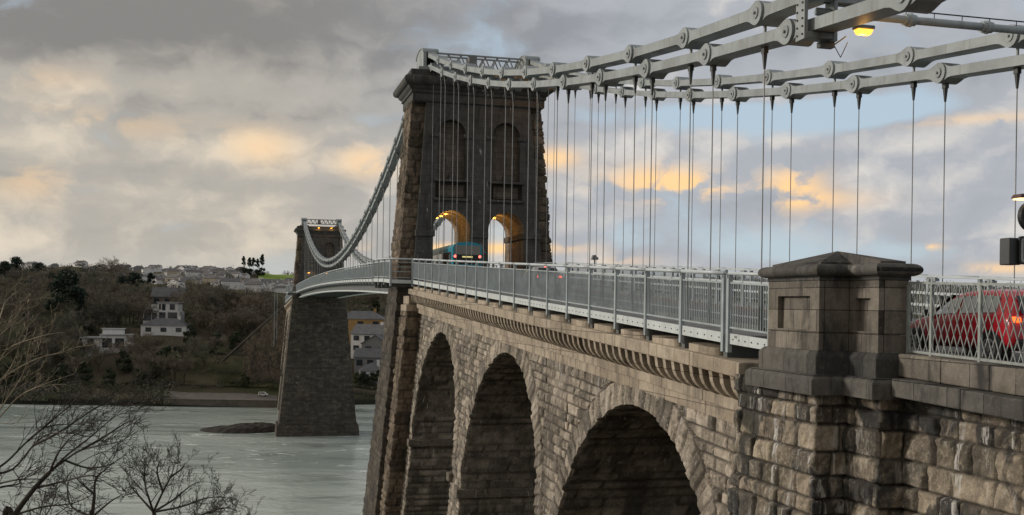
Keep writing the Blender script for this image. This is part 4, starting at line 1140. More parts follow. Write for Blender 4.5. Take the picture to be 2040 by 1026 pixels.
m = MB(); m.prism([(22.38, zt(66.5)+.30), (22.80, zt(66.5)+.30), (22.83, zt(66.5)+.40), (22.6, zt(66.5)+.62), (22.46, zt(66.5)+.60)], 'y', 66.35, 66.65); m.build('lamp_head', M['grey'], fl, bevel=.02)
# ------------------------------------------------------------------ land and water
def DL(d, l): return (d*sP+l*cP, d*cP-l*sP)       # depth and lateral (along / across the view line at the pedestal) to x, y
def shore(l):
    l = np.asarray(l, float)
    return np.interp(l, [-900, -150, -75, -45, 60, 900], [330, 315, 317, 331, 345, 420])
HS = ([-60, 0, 4, 12, 30, 60, 100, 200, 300, 420, 600, 800, 1100, 1600, 3000, 9000], [-36, -32.6, -30.6, -29.2, -25.5, -18, -11.5, -3, 4.5, 13, 21, 26, 31.5, 38, 40, 10])
def ground(d, l):
    d = np.asarray(d, float); l = np.asarray(l, float)
    s = d-shore(l)
    z = np.interp(s, *HS)
    a = np.clip(s/80, 0, 1)
    z = z+a*(fbm(d*.012+5, l*.012, 3, 4)-.5)*7+np.clip((s-350)/300, 0, 1)*(fbm(d*.004, l*.006+9, 8, 3)-.5)*14
    z = z+np.clip(s/12, 0, 1)*(fbm(d*.09, l*.09, 14, 3)-.5)*1.4
    return z
def ground_xy(x, y): return float(ground(x*sP+y*cP, x*cP-y*sP))
def m_terrain():
    m, t_, b = mat('hillside_ground'); p = t_.pos()
    n1 = t_.noise(p, .02, 6, .6); n2 = t_.noise(p, .12, 8, .65); n3 = t_.noise(p, .9, 6, .7)
    c = t_.mix(t_.sstep(n1, .4, .62), (.085,.07,.05), (.065,.07,.036))
    c = t_.mix(t_.sstep(n2, .45, .65), c, (.085,.07,.05)); c = t_.mix(t_.math('MULTIPLY', t_.sstep(n3, .5, .7), .5), c, (.03,.03,.02))
    sz = t_.new('ShaderNodeSeparateXYZ'); t_.l.new(p, sz.inputs[0])
    c = t_.mix(t_.sstep(t_.math('ADD', sz.outputs[2], t_.math('MULTIPLY', n3, 1.5)), WATER+3.2, WATER+1.6), c, (.022,.022,.017))
    t_.put(b.inputs['Base Color'], c); b.inputs['Roughness'].default_value = 1; b.inputs['Specular IOR Level'].default_value = .05
    t_.put(b.inputs['Normal'], t_.bump(n3, .8, .5)); return m
M['terrain'] = m_terrain()
ds = np.concatenate([np.linspace(270, 520, 110), np.linspace(526, 1300, 90), np.geomspace(1320, 12000, 30)])
ts = np.linspace(-1.3, 1.3, 260)
D, T = np.meshgrid(ds, ts, indexing='ij'); Lg = D*T
Zt = ground(D, Lg)
Xg = D*sP+Lg*cP; Yg = D*cP-Lg*sP
P = np.stack([Xg, Yg, Zt], -1)
o = grid_mesh('far_hillside', P, np.zeros(P.shape), M['terrain']); tag(o, kind='structure')
# near bank under the viaduct, falling to the water
def near_z(x, y):
    r = np.hypot(x, y)
    side = -1.75-.42*np.clip(r-1.5, 0, 40)-.02*r
    valley = np.interp(y, [-60, 0, 18, 40, 62, 75, 84, 95], [-2, -6, -11, -17, -24, -30, -33.5, -38])
    z = np.where(x < 12, np.minimum(side, valley+4), valley)
    hump = -1.75-.30*r
    z = np.where(r < 7, np.maximum(z, hump), z)
    # road embankment behind the camera side
    z = np.where((y < 3) & (x > 12), np.maximum(z, -1.9+.03*(y-17)*0-.0*x), z)
    # bank curves away from the water on the left
    q = y+.55*np.clip(-x, 0, 200)
    z = np.minimum(z, np.interp(q, [30, 70, 90, 120], [0, -26, -34, -40]))
    return z
xs_ = np.linspace(-120, 120, 200); ys_ = np.linspace(-80, 110, 190)
Xn, Yn_ = np.meshgrid(xs_, ys_, indexing='xy'); Zn = near_z(Xn, Yn_)+(fbm(Xn*.2, Yn_*.2, 31, 4)-.5)*1.0
Zn = np.where(np.hypot(Xn, Yn_) < 3, np.minimum(Zn, -1.6), Zn)
o = grid_mesh('near_bank', np.stack([Xn, Yn_, Zn], -1), np.zeros(Xn.shape+(3,)), M['terrain']); tag(o, kind='structure')
# water
def m_water():
    m, t_, b = mat('tidal_water'); p = t_.pos()
    mp = t_.map(p, (1, 1, 1), rot=(0, 0, PSI))
    big = t_.noise(t_.map(mp, (.012, .03, 1)), 1, 5, .6, .8)
    rip = t_.noise(t_.map(mp, (.30, .42, 1)), 1, 6, .62, .6)
    fine = t_.noise(t_.map(mp, (1.4, 1.9, 1)), 1, 4, .6)
    foam = t_.noise(t_.map(mp, (.10, .22, 1), (3, 8, 0)), 1, 8, .7, 1.4)
    calm = t_.sstep(big, .42, .6)
    c = t_.mix(t_.sstep(big, .35, .65), (.37,.44,.40), (.58,.65,.60))
    sk = t_.noise(t_.map(mp, (.04, .11, 1), (11, 4, 0)), 1, 7, .65, .8)
    c = t_.mix(t_.math('MULTIPLY', t_.sstep(sk, .50, .68), .5), c, (.075,.092,.085))  # dark look of ripples painted into the base colour as streaks
    ff = t_.math('MULTIPLY', t_.sstep(foam, .57, .67), t_.sstep(t_.noise(t_.map(mp, (.01,.02,1)), 1, 2, .5), .45, .6))
    c = t_.mix(t_.math('MULTIPLY', ff, .75), c, (.72,.74,.72))
    t_.put(b.inputs['Base Color'], c); t_.put(b.inputs['Roughness'], t_.math('ADD', .06, t_.math('MULTIPLY', ff, .5)))
    b.inputs['IOR'].default_value = 1.33; b.inputs['Specular IOR Level'].default_value = 1.0
    h = t_.math('ADD', t_.math('MULTIPLY', rip, t_.math('ADD', .45, t_.math('MULTIPLY', calm, .9))), t_.math('MULTIPLY', fine, .22))
    t_.put(b.inputs['Normal'], t_.bump(h, .34, .5)); return m
M['water'] = m_water()
m = MB(); m.add([(-4000, -400, WATER), (4000, -400, WATER), (4000, 3000, WATER), (-4000, 3000, WATER)], [(0, 1, 2, 3)])
tag(m.build('water', M['water']), kind='structure')
M['shingle'] = plain('wet_rock', (.038,.033,.029), .8, .4, .6, bump=.6, spec=.15)
# low rock beside the far pier
nx, ny = 90, 40
U, V = np.meshgrid(np.linspace(-1, 1, nx), np.linspace(-1, 1, ny), indexing='xy')
rx, ry = DL(264, -56); hgt = np.clip(1-(U*U*.9+V*V), -.3, 1)
dq = 263+V*9; lq = -66.5+U*10.5+V*1.5
zz = WATER-.3+1.25*np.clip(hgt*2.2, 0, 1)**.8*np.where(hgt > 0, 1, 0)+hgt*.2+(fbm(U*9+3, V*6, 5, 5)-.5)*.9
hx_ = np.where(U < -.1, (1+(U+.1)*1.0), 1); zz = WATER-.3+(zz-WATER+.3)*np.clip(hx_, .55, 1)
o = grid_mesh('rock_islet', np.stack([dq*sP+lq*cP, dq*cP-lq*sP, zz], -1), np.zeros(U.shape+(3,)), M['shingle'])
tag(o, 'low dark rock islet in the water beside the base of the far tower', 'rock')

# ------------------------------------------------------------------ far bank buildings
M['hwhite'] = plain('white_render', (.66,.65,.63), .8, .06, .3, dirt=(.5,.49,.46))
M['hcream'] = plain('cream_render', (.42,.37,.29), .8, .1, .3, dirt=(.3,.27,.22))
M['hyellow'] = plain('yellow_render', (.36,.22,.09), .8, .1, .3)
M['hgrey'] = plain('grey_render', (.22,.215,.21), .8, .1, .3)
M['slate'] = plain('slate_roof', (.10,.10,.105), .6, .2, .6)
M['slate2'] = plain('weathered_slate', (.125,.12,.12), .7, .2, .6)
M['pale_roof'] = plain('pale_flat_roof', (.33,.34,.35), .5, .12, .3)
M['hstone'] = plain('house_stone', (.14,.12,.10), .9, .2, .5)
M['win'] = glass('house_window', (.03,.035,.04), .1)
def px_dl(px, d): return (px-1020)/FPX*d
def house(label, px, d, w, dp, h, wall, roof, kind='gable', rot=0.0, rh=2.4, nwin=3, floors=2, chim=True, group=None, name='house', z=None, small=False):
    """plain house facing the strait; built about its own origin then turned"""
    l = px_dl(px, d); x, y = DL(d, l); zb = float(ground(d, l))-.6 if z is None else z
    r = thing(name, label, 'house', (x, y, zb), group); LOC[r.name] = Vector((0, 0, 0))
    m = MB(); m.box(-w/2, w/2, -dp/2, dp/2, -2, h)
    if kind == 'gable': m.prism([(-dp/2, h), (dp/2, h), (0, h+rh)], 'x', -w/2, w/2)
    if kind == 'front': m.prism([(-w/2, h), (w/2, h), (0, h+rh)], 'y', -dp/2, dp/2)
    m.build('wall', wall, r)
    m = MB(); e = .35
    if kind == 'gable':
        for s_ in (-1, 1): m.prism([(s_*(dp/2+e), h-.25), (s_*(dp/2+e), h-.05), (0, h+rh+.2), (0, h+rh)], 'x', -w/2-e, w/2+e)
    elif kind == 'front':
        for s_ in (-1, 1): m.prism([(s_*(w/2+e), h-.25), (s_*(w/2+e), h-.05), (0, h+rh+.2), (0, h+rh)], 'y', -dp/2-e, dp/2+e)
    elif kind == 'hip':
        rl_ = max(.2, (w-dp)/2); b_ = [(-w/2-e, -dp/2-e, h), (w/2+e, -dp/2-e, h), (w/2+e, dp/2+e, h), (-w/2-e, dp/2+e, h)]
        m.add(b_+[(-rl_, 0, h+rh), (rl_, 0, h+rh)], [(0, 1, 5, 4), (1, 2, 5), (2, 3, 4, 5), (3, 0, 4), (3, 2, 1, 0)])
    else: m.box(-w/2-e, w/2+e, -dp/2-e, dp/2+e, h, h+.35)
    ro = m.build('roof', roof, r)
    if chim:
        m = MB(); cz = h+rh; m.box(w*.28-.45, w*.28+.45, -.4, .4, h+.3, cz+1.0); m.build('chimney', wall, ro)
    if not small:
        fl_h = h/floors
        for f in range(floors):
            for k in range(nwin):
                xk = -w/2+w*(k+.5)/nwin; m = MB(); ww = min(1.1, w/nwin*.28)
                m.box(xk-ww, xk+ww, -dp/2-.08, -dp/2+.05, f*fl_h+fl_h*.32, f*fl_h+fl_h*.80); m.build('window', M['win'], r)
    r.rotation_euler = (0, 0, rot-PSI)
    return r
def flat_villa():
    d = 425; l = px_dl(326, d); x, y = DL(d, l); zb = -9.5
    r = thing('modern_villa', 'white flat roofed modern villa with large dark windows above the bungalow', 'villa', (x, y, zb)); LOC[r.name] = Vector((0, 0, 0))
    m = MB(); m.box(-7, 7.2, -4, 5, -3, 5.0); m.box(-1.6, 6.5, -3.4, 4.5, 5.0, 8.4); m.box(-6.4, -1.6, -2.5, 4.5, 5.35, 7.6); m.build('wall', M['hwhite'], r)
    m = MB(); m.box(-7.6, -1.0, -4.9, 5.4, 5.0, 5.35); m.box(-2.0, 7.1, -4.0, 5.0, 8.4, 8.75); m.build('roof', M['pale_roof'], r)
    for x0, x1, z0, z1 in ((-6.6, -3.9, 1.2, 4.3), (-3.6, -1.7, 1.6, 4.3), (-.8, 1.7, .4, 4.6), (2.6, 6.2, .8, 4.6)):
        m = MB(); m.box(x0, x1, -4.1, -3.9, z0, z1); m.build('window', M['win'], r)
    for x0, x1, z0, z1 in ((-1.0, -.3, 5.6, 7.9), (.2, 1.5, 5.4, 7.9), (3.2, 5.2, 5.6, 7.9)):
        m = MB(); m.box(x0, x1, -3.5, -3.3, z0, z1); m.build('window', M['win'], r)
    r.rotation_euler = (0, 0, -PSI+.1)
flat_villa()
house('old grey stone gabled house with dark roof among trees behind the white villa', 338, 470, 14, 9, 8.5, M['hstone'], M['slate'], 'gable', .1, 4, 3, 2, True, z=-7)
house('white bungalow with a wide hipped slate roof below the modern villa', 333, 405, 17, 9, 3.4, M['hwhite'], M['slate'], 'hip', .05, 2.8, 3, 1, True, z=-13.2, name='bungalow')
def left_villa():
    d = 372; l = px_dl(222, d); x, y = DL(d, l); zb = -17.6
    r = thing('waterside_villa', 'low white villa with pale stepped flat roofs and a glazed end among bare trees', 'villa', (x, y, zb)); LOC[r.name] = Vector((0, 0, 0))
    m = MB(); m.box(-9, -3.5, -4, 3, -3, 4.0); m.box(-3.5, 7, -2, 5, -3, 5.0); m.box(-3, 4, 1, 6, 5.0, 7.0); m.box(-9.3, -7.6, -6.5, -4, -3, .9); m.build('wall', M['hwhite'], r)
    m = MB(); m.box(-9.6, -2.6, -4.8, 3.4, 4.0, 4.3); m.box(-3.6, 7.4, -2.6, 5.4, 5.0, 5.25); m.box(-3.4, 4.4, .6, 6.4, 7.0, 7.25); m.build('roof', M['pale_roof'], r)
    for x0, x1, z0, z1, yy_ in ((-7.2, -5.1, 1.3, 3.7, -4.1), (-2.6, .6, .6, 3.9, -2.1), (1.6, 4.6, .6, 3.9, -2.1)):
        m = MB(); m.box(x0, x1, yy_, yy_+.2, z0, z1); m.build('window', M['win'], r)
    r.rotation_euler = (0, 0, -PSI+.25)
left_villa()
# houses seen between the two towers
house('yellow rendered house with grey hipped roof seen between the towers', 722, 395, 17, 9, 7.5, M['hyellow'], M['slate'], 'hip', .0, 3, 3, 2, True, z=-13.5)
house('white gabled house standing just below the yellow house between the towers', 744, 380, 13, 9, 7.0, M['hwhite'], M['slate'], 'gable', -.35, 3.2, 3, 2, True, z=-18.0)
house('grey gabled house with a dark porch below the white gabled house', 756, 372, 10, 8, 4.5, M['hgrey'], M['slate'], 'front', -.2, 2.8, 2, 1, False, z=-18.6)
house('long low slate roofed house halfway down the slope between the towers', 742, 365, 11, 7, 4.2, M['hgrey'], M['slate'], 'gable', .0, 2.8, 3, 1, True, z=-22.8)
house('small white lodge with a hipped slate roof nearest the shore between the towers', 742, 356, 8, 7, 4.8, M['hwhite'], M['slate'], 'hip', .15, 2.6, 2, 1, True, z=-27.6)
# the town on the skyline
rnd = random.Random(5); n_t = 0
wl = [M['hwhite'], M['hwhite'], M['hcream'], M['hgrey'], M['hwhite']]
protos = []
for k in range(8):
    h_ = house('small pale house in the town spread along the distant skyline', 400+k*20, 900, rnd.uniform(9, 15), rnd.uniform(8, 10), rnd.uniform(4.8, 6.2), wl[k % 5], M['slate2'], ['gable', 'front', 'gable', 'hip'][k % 4], rnd.uniform(-.4, .4), rnd.uniform(1.8, 2.6), 2, 1, True, 'houses of the town on the skyline', small=True)
    protos.append(h_)
for i in range(190):
    px = rnd.gauss(420, 100); d = rnd.uniform(640, 1250)
    if i > 165: px = rnd.choice([rnd.uniform(60, 110), rnd.uniform(560, 585), rnd.uniform(200, 240), rnd.uniform(700, 790)])
    if 500 < px < 600: d = rnd.uniform(620, 690)
    l = px_dl(px, d); x, y = DL(d, l); z = float(ground(d, l))-.3
    o = protos[i] if i < 8 else copy_tree(protos[i % 8], (0, 0, 0))
    o.location = (x, y, z); o.rotation_euler = (0, 0, -PSI+rnd.uniform(-.7, .7)); s_ = rnd.uniform(.5, .85); o.scale = (s_, s_, s_)
# grass field on the skyline and shore
def m_grass(name, ca, cb):
    m, t_, b = mat(name); p = t_.pos(); c = t_.mix(t_.sstep(t_.noise(p, .08, 6, .65), .35, .65), ca, cb); t_.put(b.inputs['Base Color'], c); b.inputs['Roughness'].default_value = 1; b.inputs['Specular IOR Level'].default_value = .05
    return m
def patch(name, pts_dl, mat_, lift=.35, n=26):
    """ground-hugging sheet between two edges (near edge, far edge)"""
    (d0, a0, a1), (d1, b0, b1) = pts_dl
    f = np.linspace(0, 1, n); g = np.linspace(0, 1, n); Fm, Gm = np.meshgrid(f, g, indexing='ij')
    d = d0+(d1-d0)*Fm; l = (a0+(a1-a0)*Gm)*(1-Fm)+(b0+(b1-b0)*Gm)*Fm
    z = ground(d, l)+lift
    return tag(grid_mesh(name, np.stack([d*sP+l*cP, d*cP-l*sP, z], -1), np.zeros(d.shape+(3,)), mat_), kind='structure')
M['field'] = m_grass('bright_field', (.17,.25,.05), (.22,.29,.075)); M['lawn'] = m_grass('shore_grass', (.045,.046,.024), (.10,.085,.052))
patch('field', ((820, px_dl(520, 820), px_dl(600, 820)), (960, px_dl(508, 960), px_dl(592, 960))), M['field'], 1.2)
patch('shore_meadow', ((338, px_dl(250, 338), px_dl(560, 338)), (372, px_dl(420, 372), px_dl(560, 372))), M['lawn'], .3)
patch('shore_lawn', ((347, px_dl(690, 347), px_dl(800, 347)), (362, px_dl(690, 362), px_dl(800, 362))), M['lawn'], .3)
# sea wall and quay
M['quay'] = plain('quay_stone', (.12,.105,.09), .9, .2, .5, dirt=(.05,.045,.04))
m = MB(); prev = None
q = thing('sea_wall', 'low stone sea wall along the far shore left of the far tower', 'sea wall', (*DL(322, -95), WATER))
pts = [DL(319, px_dl(px, 319)) for px in (330, 400, 470, 556)]
for a, b in zip(pts, pts[1:]): m.beam((a[0], a[1], WATER+.7), (b[0], b[1], WATER+.7), 1.5, 2.6)
m.build('wall', M['quay'], q)
m = MB()
for a, b in zip(pts, pts[1:]): m.beam((a[0], a[1], WATER+2.1), (b[0], b[1], WATER+2.1), 1.8, .22)
m.build('coping', M['quay'], q)
patch('shore_track', ((322, px_dl(330, 322), px_dl(556, 322)), (330, px_dl(330, 330), px_dl(556, 330))), M['quay'], .25)
# white van on the shore track
vx, vy = DL(328, px_dl(527, 328)); vz = float(ground(328, px_dl(527, 328)))+.3
v = thing('parked_van', 'white van parked on the shore track just left of the far tower', 'van', (vx, vy, vz)); LOC[v.name] = Vector((0, 0, 0))
m = MB(); m.prism([(-2.3, .35), (2.3, .35), (2.35, 1.0), (1.6, 1.15), (.9, 1.95), (-2.2, 1.95), (-2.35, 1.0)], 'y', -.9, .9); m.build('body', M['whitep'], v, bevel=.08)
m = MB(); m.prism([(-1.9, 1.2), (1.2, 1.2), (.75, 1.78), (-1.9, 1.78)], 'y', -.93, -.89); m.build('side_window', M['glass'], v)
for x in (-1.4, 1.4):
    m = MB(); m.cyl((x, -.95, .35), (x, -.6, .35), .35, n=14); m.build('wheel', M['tyre'], v)
v.rotation_euler = (0, 0, -PSI); v.scale = (.62, .62, .62)
# stone wing wall with sloping coping beyond the far viaduct
ww = thing('wing_wall', 'tall stone wing wall with a steep sloping coping left of the far tower', 'stone wall', (*DL(345, px_dl(520, 345)), -28))
def dz(px, py, d): l = px_dl(px, d); x, y = DL(d, l); return (x, y, (HZ+ROLL*(px-1020)-py)/FPX*d)
WD = 345; A0, A1 = dz(486, 684, WD), dz(572, 604, WD)
nU, nV = 120, 90
Ug = np.linspace(0, 1, nU)[None]; Vg = np.linspace(0, 1, nV)[:, None]
tx = A0[0]+(A1[0]-A0[0])*Ug+0*Vg; ty = A0[1]+(A1[1]-A0[1])*Ug+0*Vg; tzp = A0[2]+(A1[2]-A0[2])*Ug
zz = -30+(tzp+30)*Vg; h, c = rock(Ug*18+0*Vg, zz, .6, 1.0, 44, .12)
grid_mesh('wall_face', np.stack([tx+sP*0-h*sP, ty-h*cP, zz], -1), c, M['tower_rock'], ww)
m = MB(); off = Vector((sP*3, cP*3, 0)); a, b = Vector(A0), Vector(A1)
bl = [a, b, Vector((b.x, b.y, -31)), Vector((a.x, a.y, -31))]; bl = [p+Vector((sP*.25, cP*.25, -.1)) for p in bl]
m.add(bl+[p+off for p in bl], [(0, 1, 2, 3), (7, 6, 5, 4), (0, 4, 5, 1), (1, 5, 6, 2), (2, 6, 7, 3), (3, 7, 4, 0)]); m.build('wall_core', M['quay'], ww)
m = MB(); m.beam(Vector(dz(443, 721, WD))+Vector((0, 0, .25))+off*.4, b+Vector((0, 0, .25))+off*.4, 3.4, .55); m.build('coping', M['quay'], ww)
# white mast
mx = dz(547, 575, 330)
ml = thing('lamp_mast', 'slender pale mast standing on the far shore left of the far tower', 'mast', (mx[0], mx[1], -14))
m = MB(); m.cyl((mx[0], mx[1], -14), (mx[0], mx[1], mx[2]), .07, .05, n=6); m.build('pole', M['rail'], ml); m = MB(); m.cyl((mx[0]+.8, mx[1]-.2, -12), (mx[0]+.8, mx[1]-.2, mx[2]-1), .045, n=5); m.build('stay', M['rail'], ml)

# ------------------------------------------------------------------ trees of the far bank
M['bark'] = plain('bark', (.075,.06,.045), .95, .3, .6)
M['twig'] = [plain('winter_twigs', c, .95, .3, .25) for c in ((.145,.125,.09), (.12,.112,.085), (.15,.12,.085), (.125,.13,.078))]
M['ever'] = [plain('evergreen_foliage', c, .9, .45, .5) for c in ((.018,.030,.018), (.030,.042,.018), (.045,.055,.022))]
def branches(mb, p, d, L, r, lev, rg, tips, maxlev=3, nseg=3, up_=.12, spread=.75, kids=(4, 6)):
    pts = [p]; q = p.copy(); dd_ = d.copy()
    for k in range(nseg):
        dd_ = (dd_+Vector((rg.uniform(-1, 1), rg.uniform(-1, 1), rg.uniform(-.6, 1)))*.16+Vector((0, 0, up_*.3))).normalized()
        q = q+dd_*L/nseg; pts.append(q.copy())
    for k in range(nseg):
        mb.cyl(pts[k], pts[k+1], r*(1-.25*k), r*(1-.25*(k+1)) if k < nseg-1 else r*.3, n=5 if lev < 2 else 3, cap=False)
    if lev >= maxlev: tips.append((pts[-1], dd_)); tips.append((pts[-2], dd_)); return
    for k in range(rg.randint(*kids)):
        f = rg.uniform(.35, 1.0)*nseg; i = min(nseg-1, int(f)); b0 = pts[i].lerp(pts[i+1], f-i)
        ax_ = dd_.orthogonal().normalized(); ax_.rotate(Matrix.Rotation(rg.uniform(0, 6.28), 3, dd_))
        nd = (dd_*(1-spread*.5)+ax_*spread*rg.uniform(.7, 1.2)+Vector((0, 0, up_))).normalized()
        branches(mb, b0, nd, L*rg.uniform(.5, .72), r*.5, lev+1, rg, tips, maxlev, nseg, up_, spread, kids)
def make_bare(seed, mat_, H=13.0):
    rg = random.Random(seed); mb = MB(); tips = []
    trunk = Vector((0, 0, -1.5)); mb.cyl(trunk, (0, 0, H*.3), .34, .24, n=6, cap=False)
    for k in range(6):
        a = k*2*math.pi/6+rg.uniform(-.4, .4)
        branches(mb, Vector((0, 0, H*rg.uniform(.16, .34))), Vector((math.cos(a)*.75, math.sin(a)*.75, rg.uniform(.5, 1.3))).normalized(), H*rg.uniform(.36, .46), .15, 1, rg, tips, 3, 3, .14, .8, (3, 5))
    tr = mb
    tw = MB()
    for p, d in tips:
        for k in range(9):
            v = (d*.6+Vector((rg.gauss(0, 1), rg.gauss(0, 1), rg.gauss(.25, .8)))*.65).normalized()*rg.uniform(.7, 1.9)
            s_ = v.cross(Vector((rg.uniform(-1, 1), rg.uniform(-1, 1), rg.uniform(-1, 1)))).normalized()*rg.uniform(.035, .075)
            q = p+Vector((rg.gauss(0, .35), rg.gauss(0, .35), rg.gauss(0, .35)))
            tw.add([q-s_, q+s_, q+v], [(0, 1, 2)])
    r = thing('bare_tree', 'bare', 'tree')
    tr.build('trunk', M['bark'], r, fix=False); tw.build('crown', mat_, r, fix=False)
    return r
def make_ever(seed, mat_, H=14.0, conic=False, n=1500, label='x'):
    rg = random.Random(seed); tw = MB(); mb = MB(); mb.cyl((0, 0, -1.5), (0, 0, H*.8), .35, .1, n=6, cap=False)
    lobes = []
    for k in range(16):
        f = rg.uniform(.18, 1); a = rg.uniform(0, 6.28); rr0 = H*(.30*(1.08-f) if conic else .27*math.sin(math.pi*min(.97, f*.85+.12)))
        lobes.append((Vector((math.cos(a)*rr0*.85, math.sin(a)*rr0*.85, f*H*.93)), H*rg.uniform(.09, .17)*(1 if not conic else 1.1-.5*f)))
    for k in range(n):
        c, s_ = rg.choice(lobes); v = Vector((rg.gauss(0, 1), rg.gauss(0, 1), rg.gauss(0, .8))); v = v.normalized()*s_*rg.uniform(.55, 1.1); v.z *= .75
        p = c+v; a1 = Vector((rg.uniform(-1, 1), rg.uniform(-1, 1), rg.uniform(-.5, .5))).normalized()*rg.uniform(.25, .6); a2 = a1.cross(v).normalized()*rg.uniform(.15, .4)
        tw.add([p-a1, p+a2, p+a1, p-a2], [(0, 1, 2, 3)])
    r = thing('evergreen_tree', label, 'tree'); mb.build('trunk', M['bark'], r, fix=False); tw.build('crown', mat_, r, fix=False)
    return r
bp = [make_bare(11+k, M['twig'][k % 4], 13+.8*(k % 3)) for k in range(6)]
ep = [make_ever(41, M['ever'][0], 15, False, 1800), make_ever(42, M['ever'][0], 16, True, 1600), make_ever(43, M['ever'][1], 11, False, 1500), make_ever(44, M['ever'][2], 9, False, 1300)]
used = set()
def put(proto, d, px, s_, label, group, rg, name=None, z=None, sz=None):
    l = px_dl(px, d); x, y = DL(d, l); z = float(ground(d, l))-.2 if z is None else z
    o = proto
    if proto in used: o = copy_tree(proto, (0, 0, 0))
    else: used.add(proto)
    o.location = (x, y, z); o.scale = (s_, s_, s_*(sz or rg.uniform(.9, 1.1))); o.rotation_euler = (0, 0, rg.uniform(0, 6.28))
    o['label'] = label; o['group'] = group
    if name: o.name = name
    return o
rg = random.Random(77)
clear = [(326, 425, 36, 28), (333, 405, 46, 30), (222, 372, 66, 30), (525, 330, 30, 16), (722, 395, 60, 60), (745, 365, 50, 40), (500, 345, 90, 18)]
def blocked(px, d):
    for cx_, cd, rw, rd_ in clear:
        if abs(px-cx_) < rw and -62 < d-cd < rd_ and not (d < cd-34 and rg.random() < .35): return True
    return False
# named evergreens
put(ep[0], 398, 134, 1.65, 'large very dark cedar with layered boughs left of centre in the wood', 'evergreen trees of the far bank', rg)
put(ep[1], 402, 158, 1.0, 'dark pointed conifer growing beside the large cedar', 'evergreen trees of the far bank', rg)
put(ep[0], 520, 268, 1.15, 'tall dark round headed pine on the wooded slope right of the cedar', 'evergreen trees of the far bank', rg)
put(ep[0], 530, 244, .9, 'dark flat topped pine next to the round headed pine', 'evergreen trees of the far bank', rg)
put(ep[2], 372, 429, .85, 'round dark evergreen bush tree on the grass slope above the shore', 'evergreen trees of the far bank', rg)
for px, d, s_, k in ((30, 700, 1.3, 0), (75, 640, 1.2, 0), (100, 560, 1, 0), (8, 640, 1.2, 0), (300, 560, .9, 1), (200, 470, .8, 2), (210, 480, .7, 2), (250, 350, .8, 2), (330, 352, .95, 2), (350, 356, .8, 2), (310, 345, .6, 3), (490, 338, .55, 3), (540, 352, .7, 2), (725, 350, .55, 2), (742, 352, .5, 2), (760, 350, .6, 2), (715, 352, .5, 3), (765, 392, .8, 2), (748, 420, 1, 2), (60, 420, .8, 2), (380, 385, .7, 2), (170, 338, .7, 2), (120, 335, .7, 2), (60, 333, .6, 3), (20, 332, .7, 2), (220, 334, .6, 2), (280, 336, .6, 2)):
    put(ep[k], d, px, s_, 'dark evergreen tree or bush scattered through the wooded far bank', 'evergreen trees of the far bank', rg)
# pines on the skyline
for px in (484, 496, 504, 512, 521):
    o = put(ep[1], 900, px, rg.uniform(.75, 1.0), 'dark conifer in the clump standing up from the skyline beside the green field', 'conifers on the skyline', rg, z=float(ground(900, px_dl(px, 900)))-1)
    o.scale[0] *= .85; o.scale[1] *= .85; o.scale[2] *= 1.3
for k in range(34):
    px = rg.uniform(-30, 560) if k < 28 else rg.uniform(700, 800); d = rg.uniform(372, 560)
    if any(abs(px-c_[0]) < c_[2] and -62 < d-c_[1] < c_[3] for c_ in [(326, 425, 36, 28), (333, 405, 46, 30), (222, 372, 66, 30), (722, 395, 60, 60), (745, 365, 50, 40)]): continue
    put(ep[rg.choice((0, 2, 2, 3))], d, px, rg.uniform(.5, .85), 'dark evergreen tree or bush scattered through the wooded far bank', 'evergreen trees of the far bank', rg)
n_b = 0
rows = [(338, 345, 16), (350, 362, 26), (366, 384, 34), (390, 415, 42), (420, 450, 46), (460, 505, 40), (520, 580, 34), (600, 680, 20)]
for d0, d1, cnt in rows:
    tries = 0; k = 0
    while k < cnt and tries < 900:
        tries += 1
        px = rg.uniform(-40, 600) if rg.random() < .88 else rg.uniform(690, 800); d = rg.uniform(d0, d1)
        if px > 585 and px < 690: continue
        if d < 384 and 380 < px < 560 and rg.random() < .72: continue
        if (d > 510 and 235 < px < 600) or (d > 455 and 430 < px < 600): continue
        if blocked(px, d): continue
        s_ = rg.uniform(.75, 1.15)*(.62 if d < 350 else (.8 if d < 384 else 1.0))
        put(rg.choice(bp), d, px, s_, 'bare brown winter tree in the wood covering the far bank', 'bare trees of the far bank', rg); k += 1; n_b += 1
for px, d, s_ in ((198, 350, .6), (236, 352, .7), (262, 356, .75), (284, 360, .8), (306, 362, .7), (180, 356, .7)):
    put(bp[int(px) % 6], d, px, s_, 'bare brown winter tree in the wood covering the far bank', 'bare trees of the far bank', rg)
# undergrowth and distant woods read as one mass
def mass(name, label, spots_, mat_, seed, size=(1.2, 3.0), nq=30):
    rg = random.Random(seed); tw = MB()
    for x, y, z, s_ in spots_:
        for k in range(nq):
            v = Vector((rg.gauss(0, 1), rg.gauss(0, 1), abs(rg.gauss(.3, .6)))).normalized()*s_*rg.uniform(.3, 1); p = Vector((x, y, z))+v
            a = Vector((rg.gauss(0, 1), rg.gauss(0, 1), rg.gauss(.3, .8))).normalized()*rg.uniform(.4, 1)*s_*.45; b_ = a.cross(Vector((rg.gauss(0, 1), rg.gauss(0, 1), rg.gauss(0, 1)))).normalized()*rg.uniform(.05, .2)*s_*.5
            tw.add([p-b_, p+b_, p+a], [(0, 1, 2)])
    o = tw.build(name, mat_, None, fix=False); return tag(o, kind='stuff')
sp_ = []
for k in range(1500):
    d = rg.uniform(330, 520); px = rg.choice([rg.uniform(-60, 560), rg.uniform(690, 800)])
    if d < 362 and 380 < px < 560 and rg.random() < .8: continue
    if blocked(px, d): continue
    l = px_dl(px, d); x, y = DL(d, l); sp_.append((x, y, float(ground(d, l)), rg.uniform(.8, 2.2)))
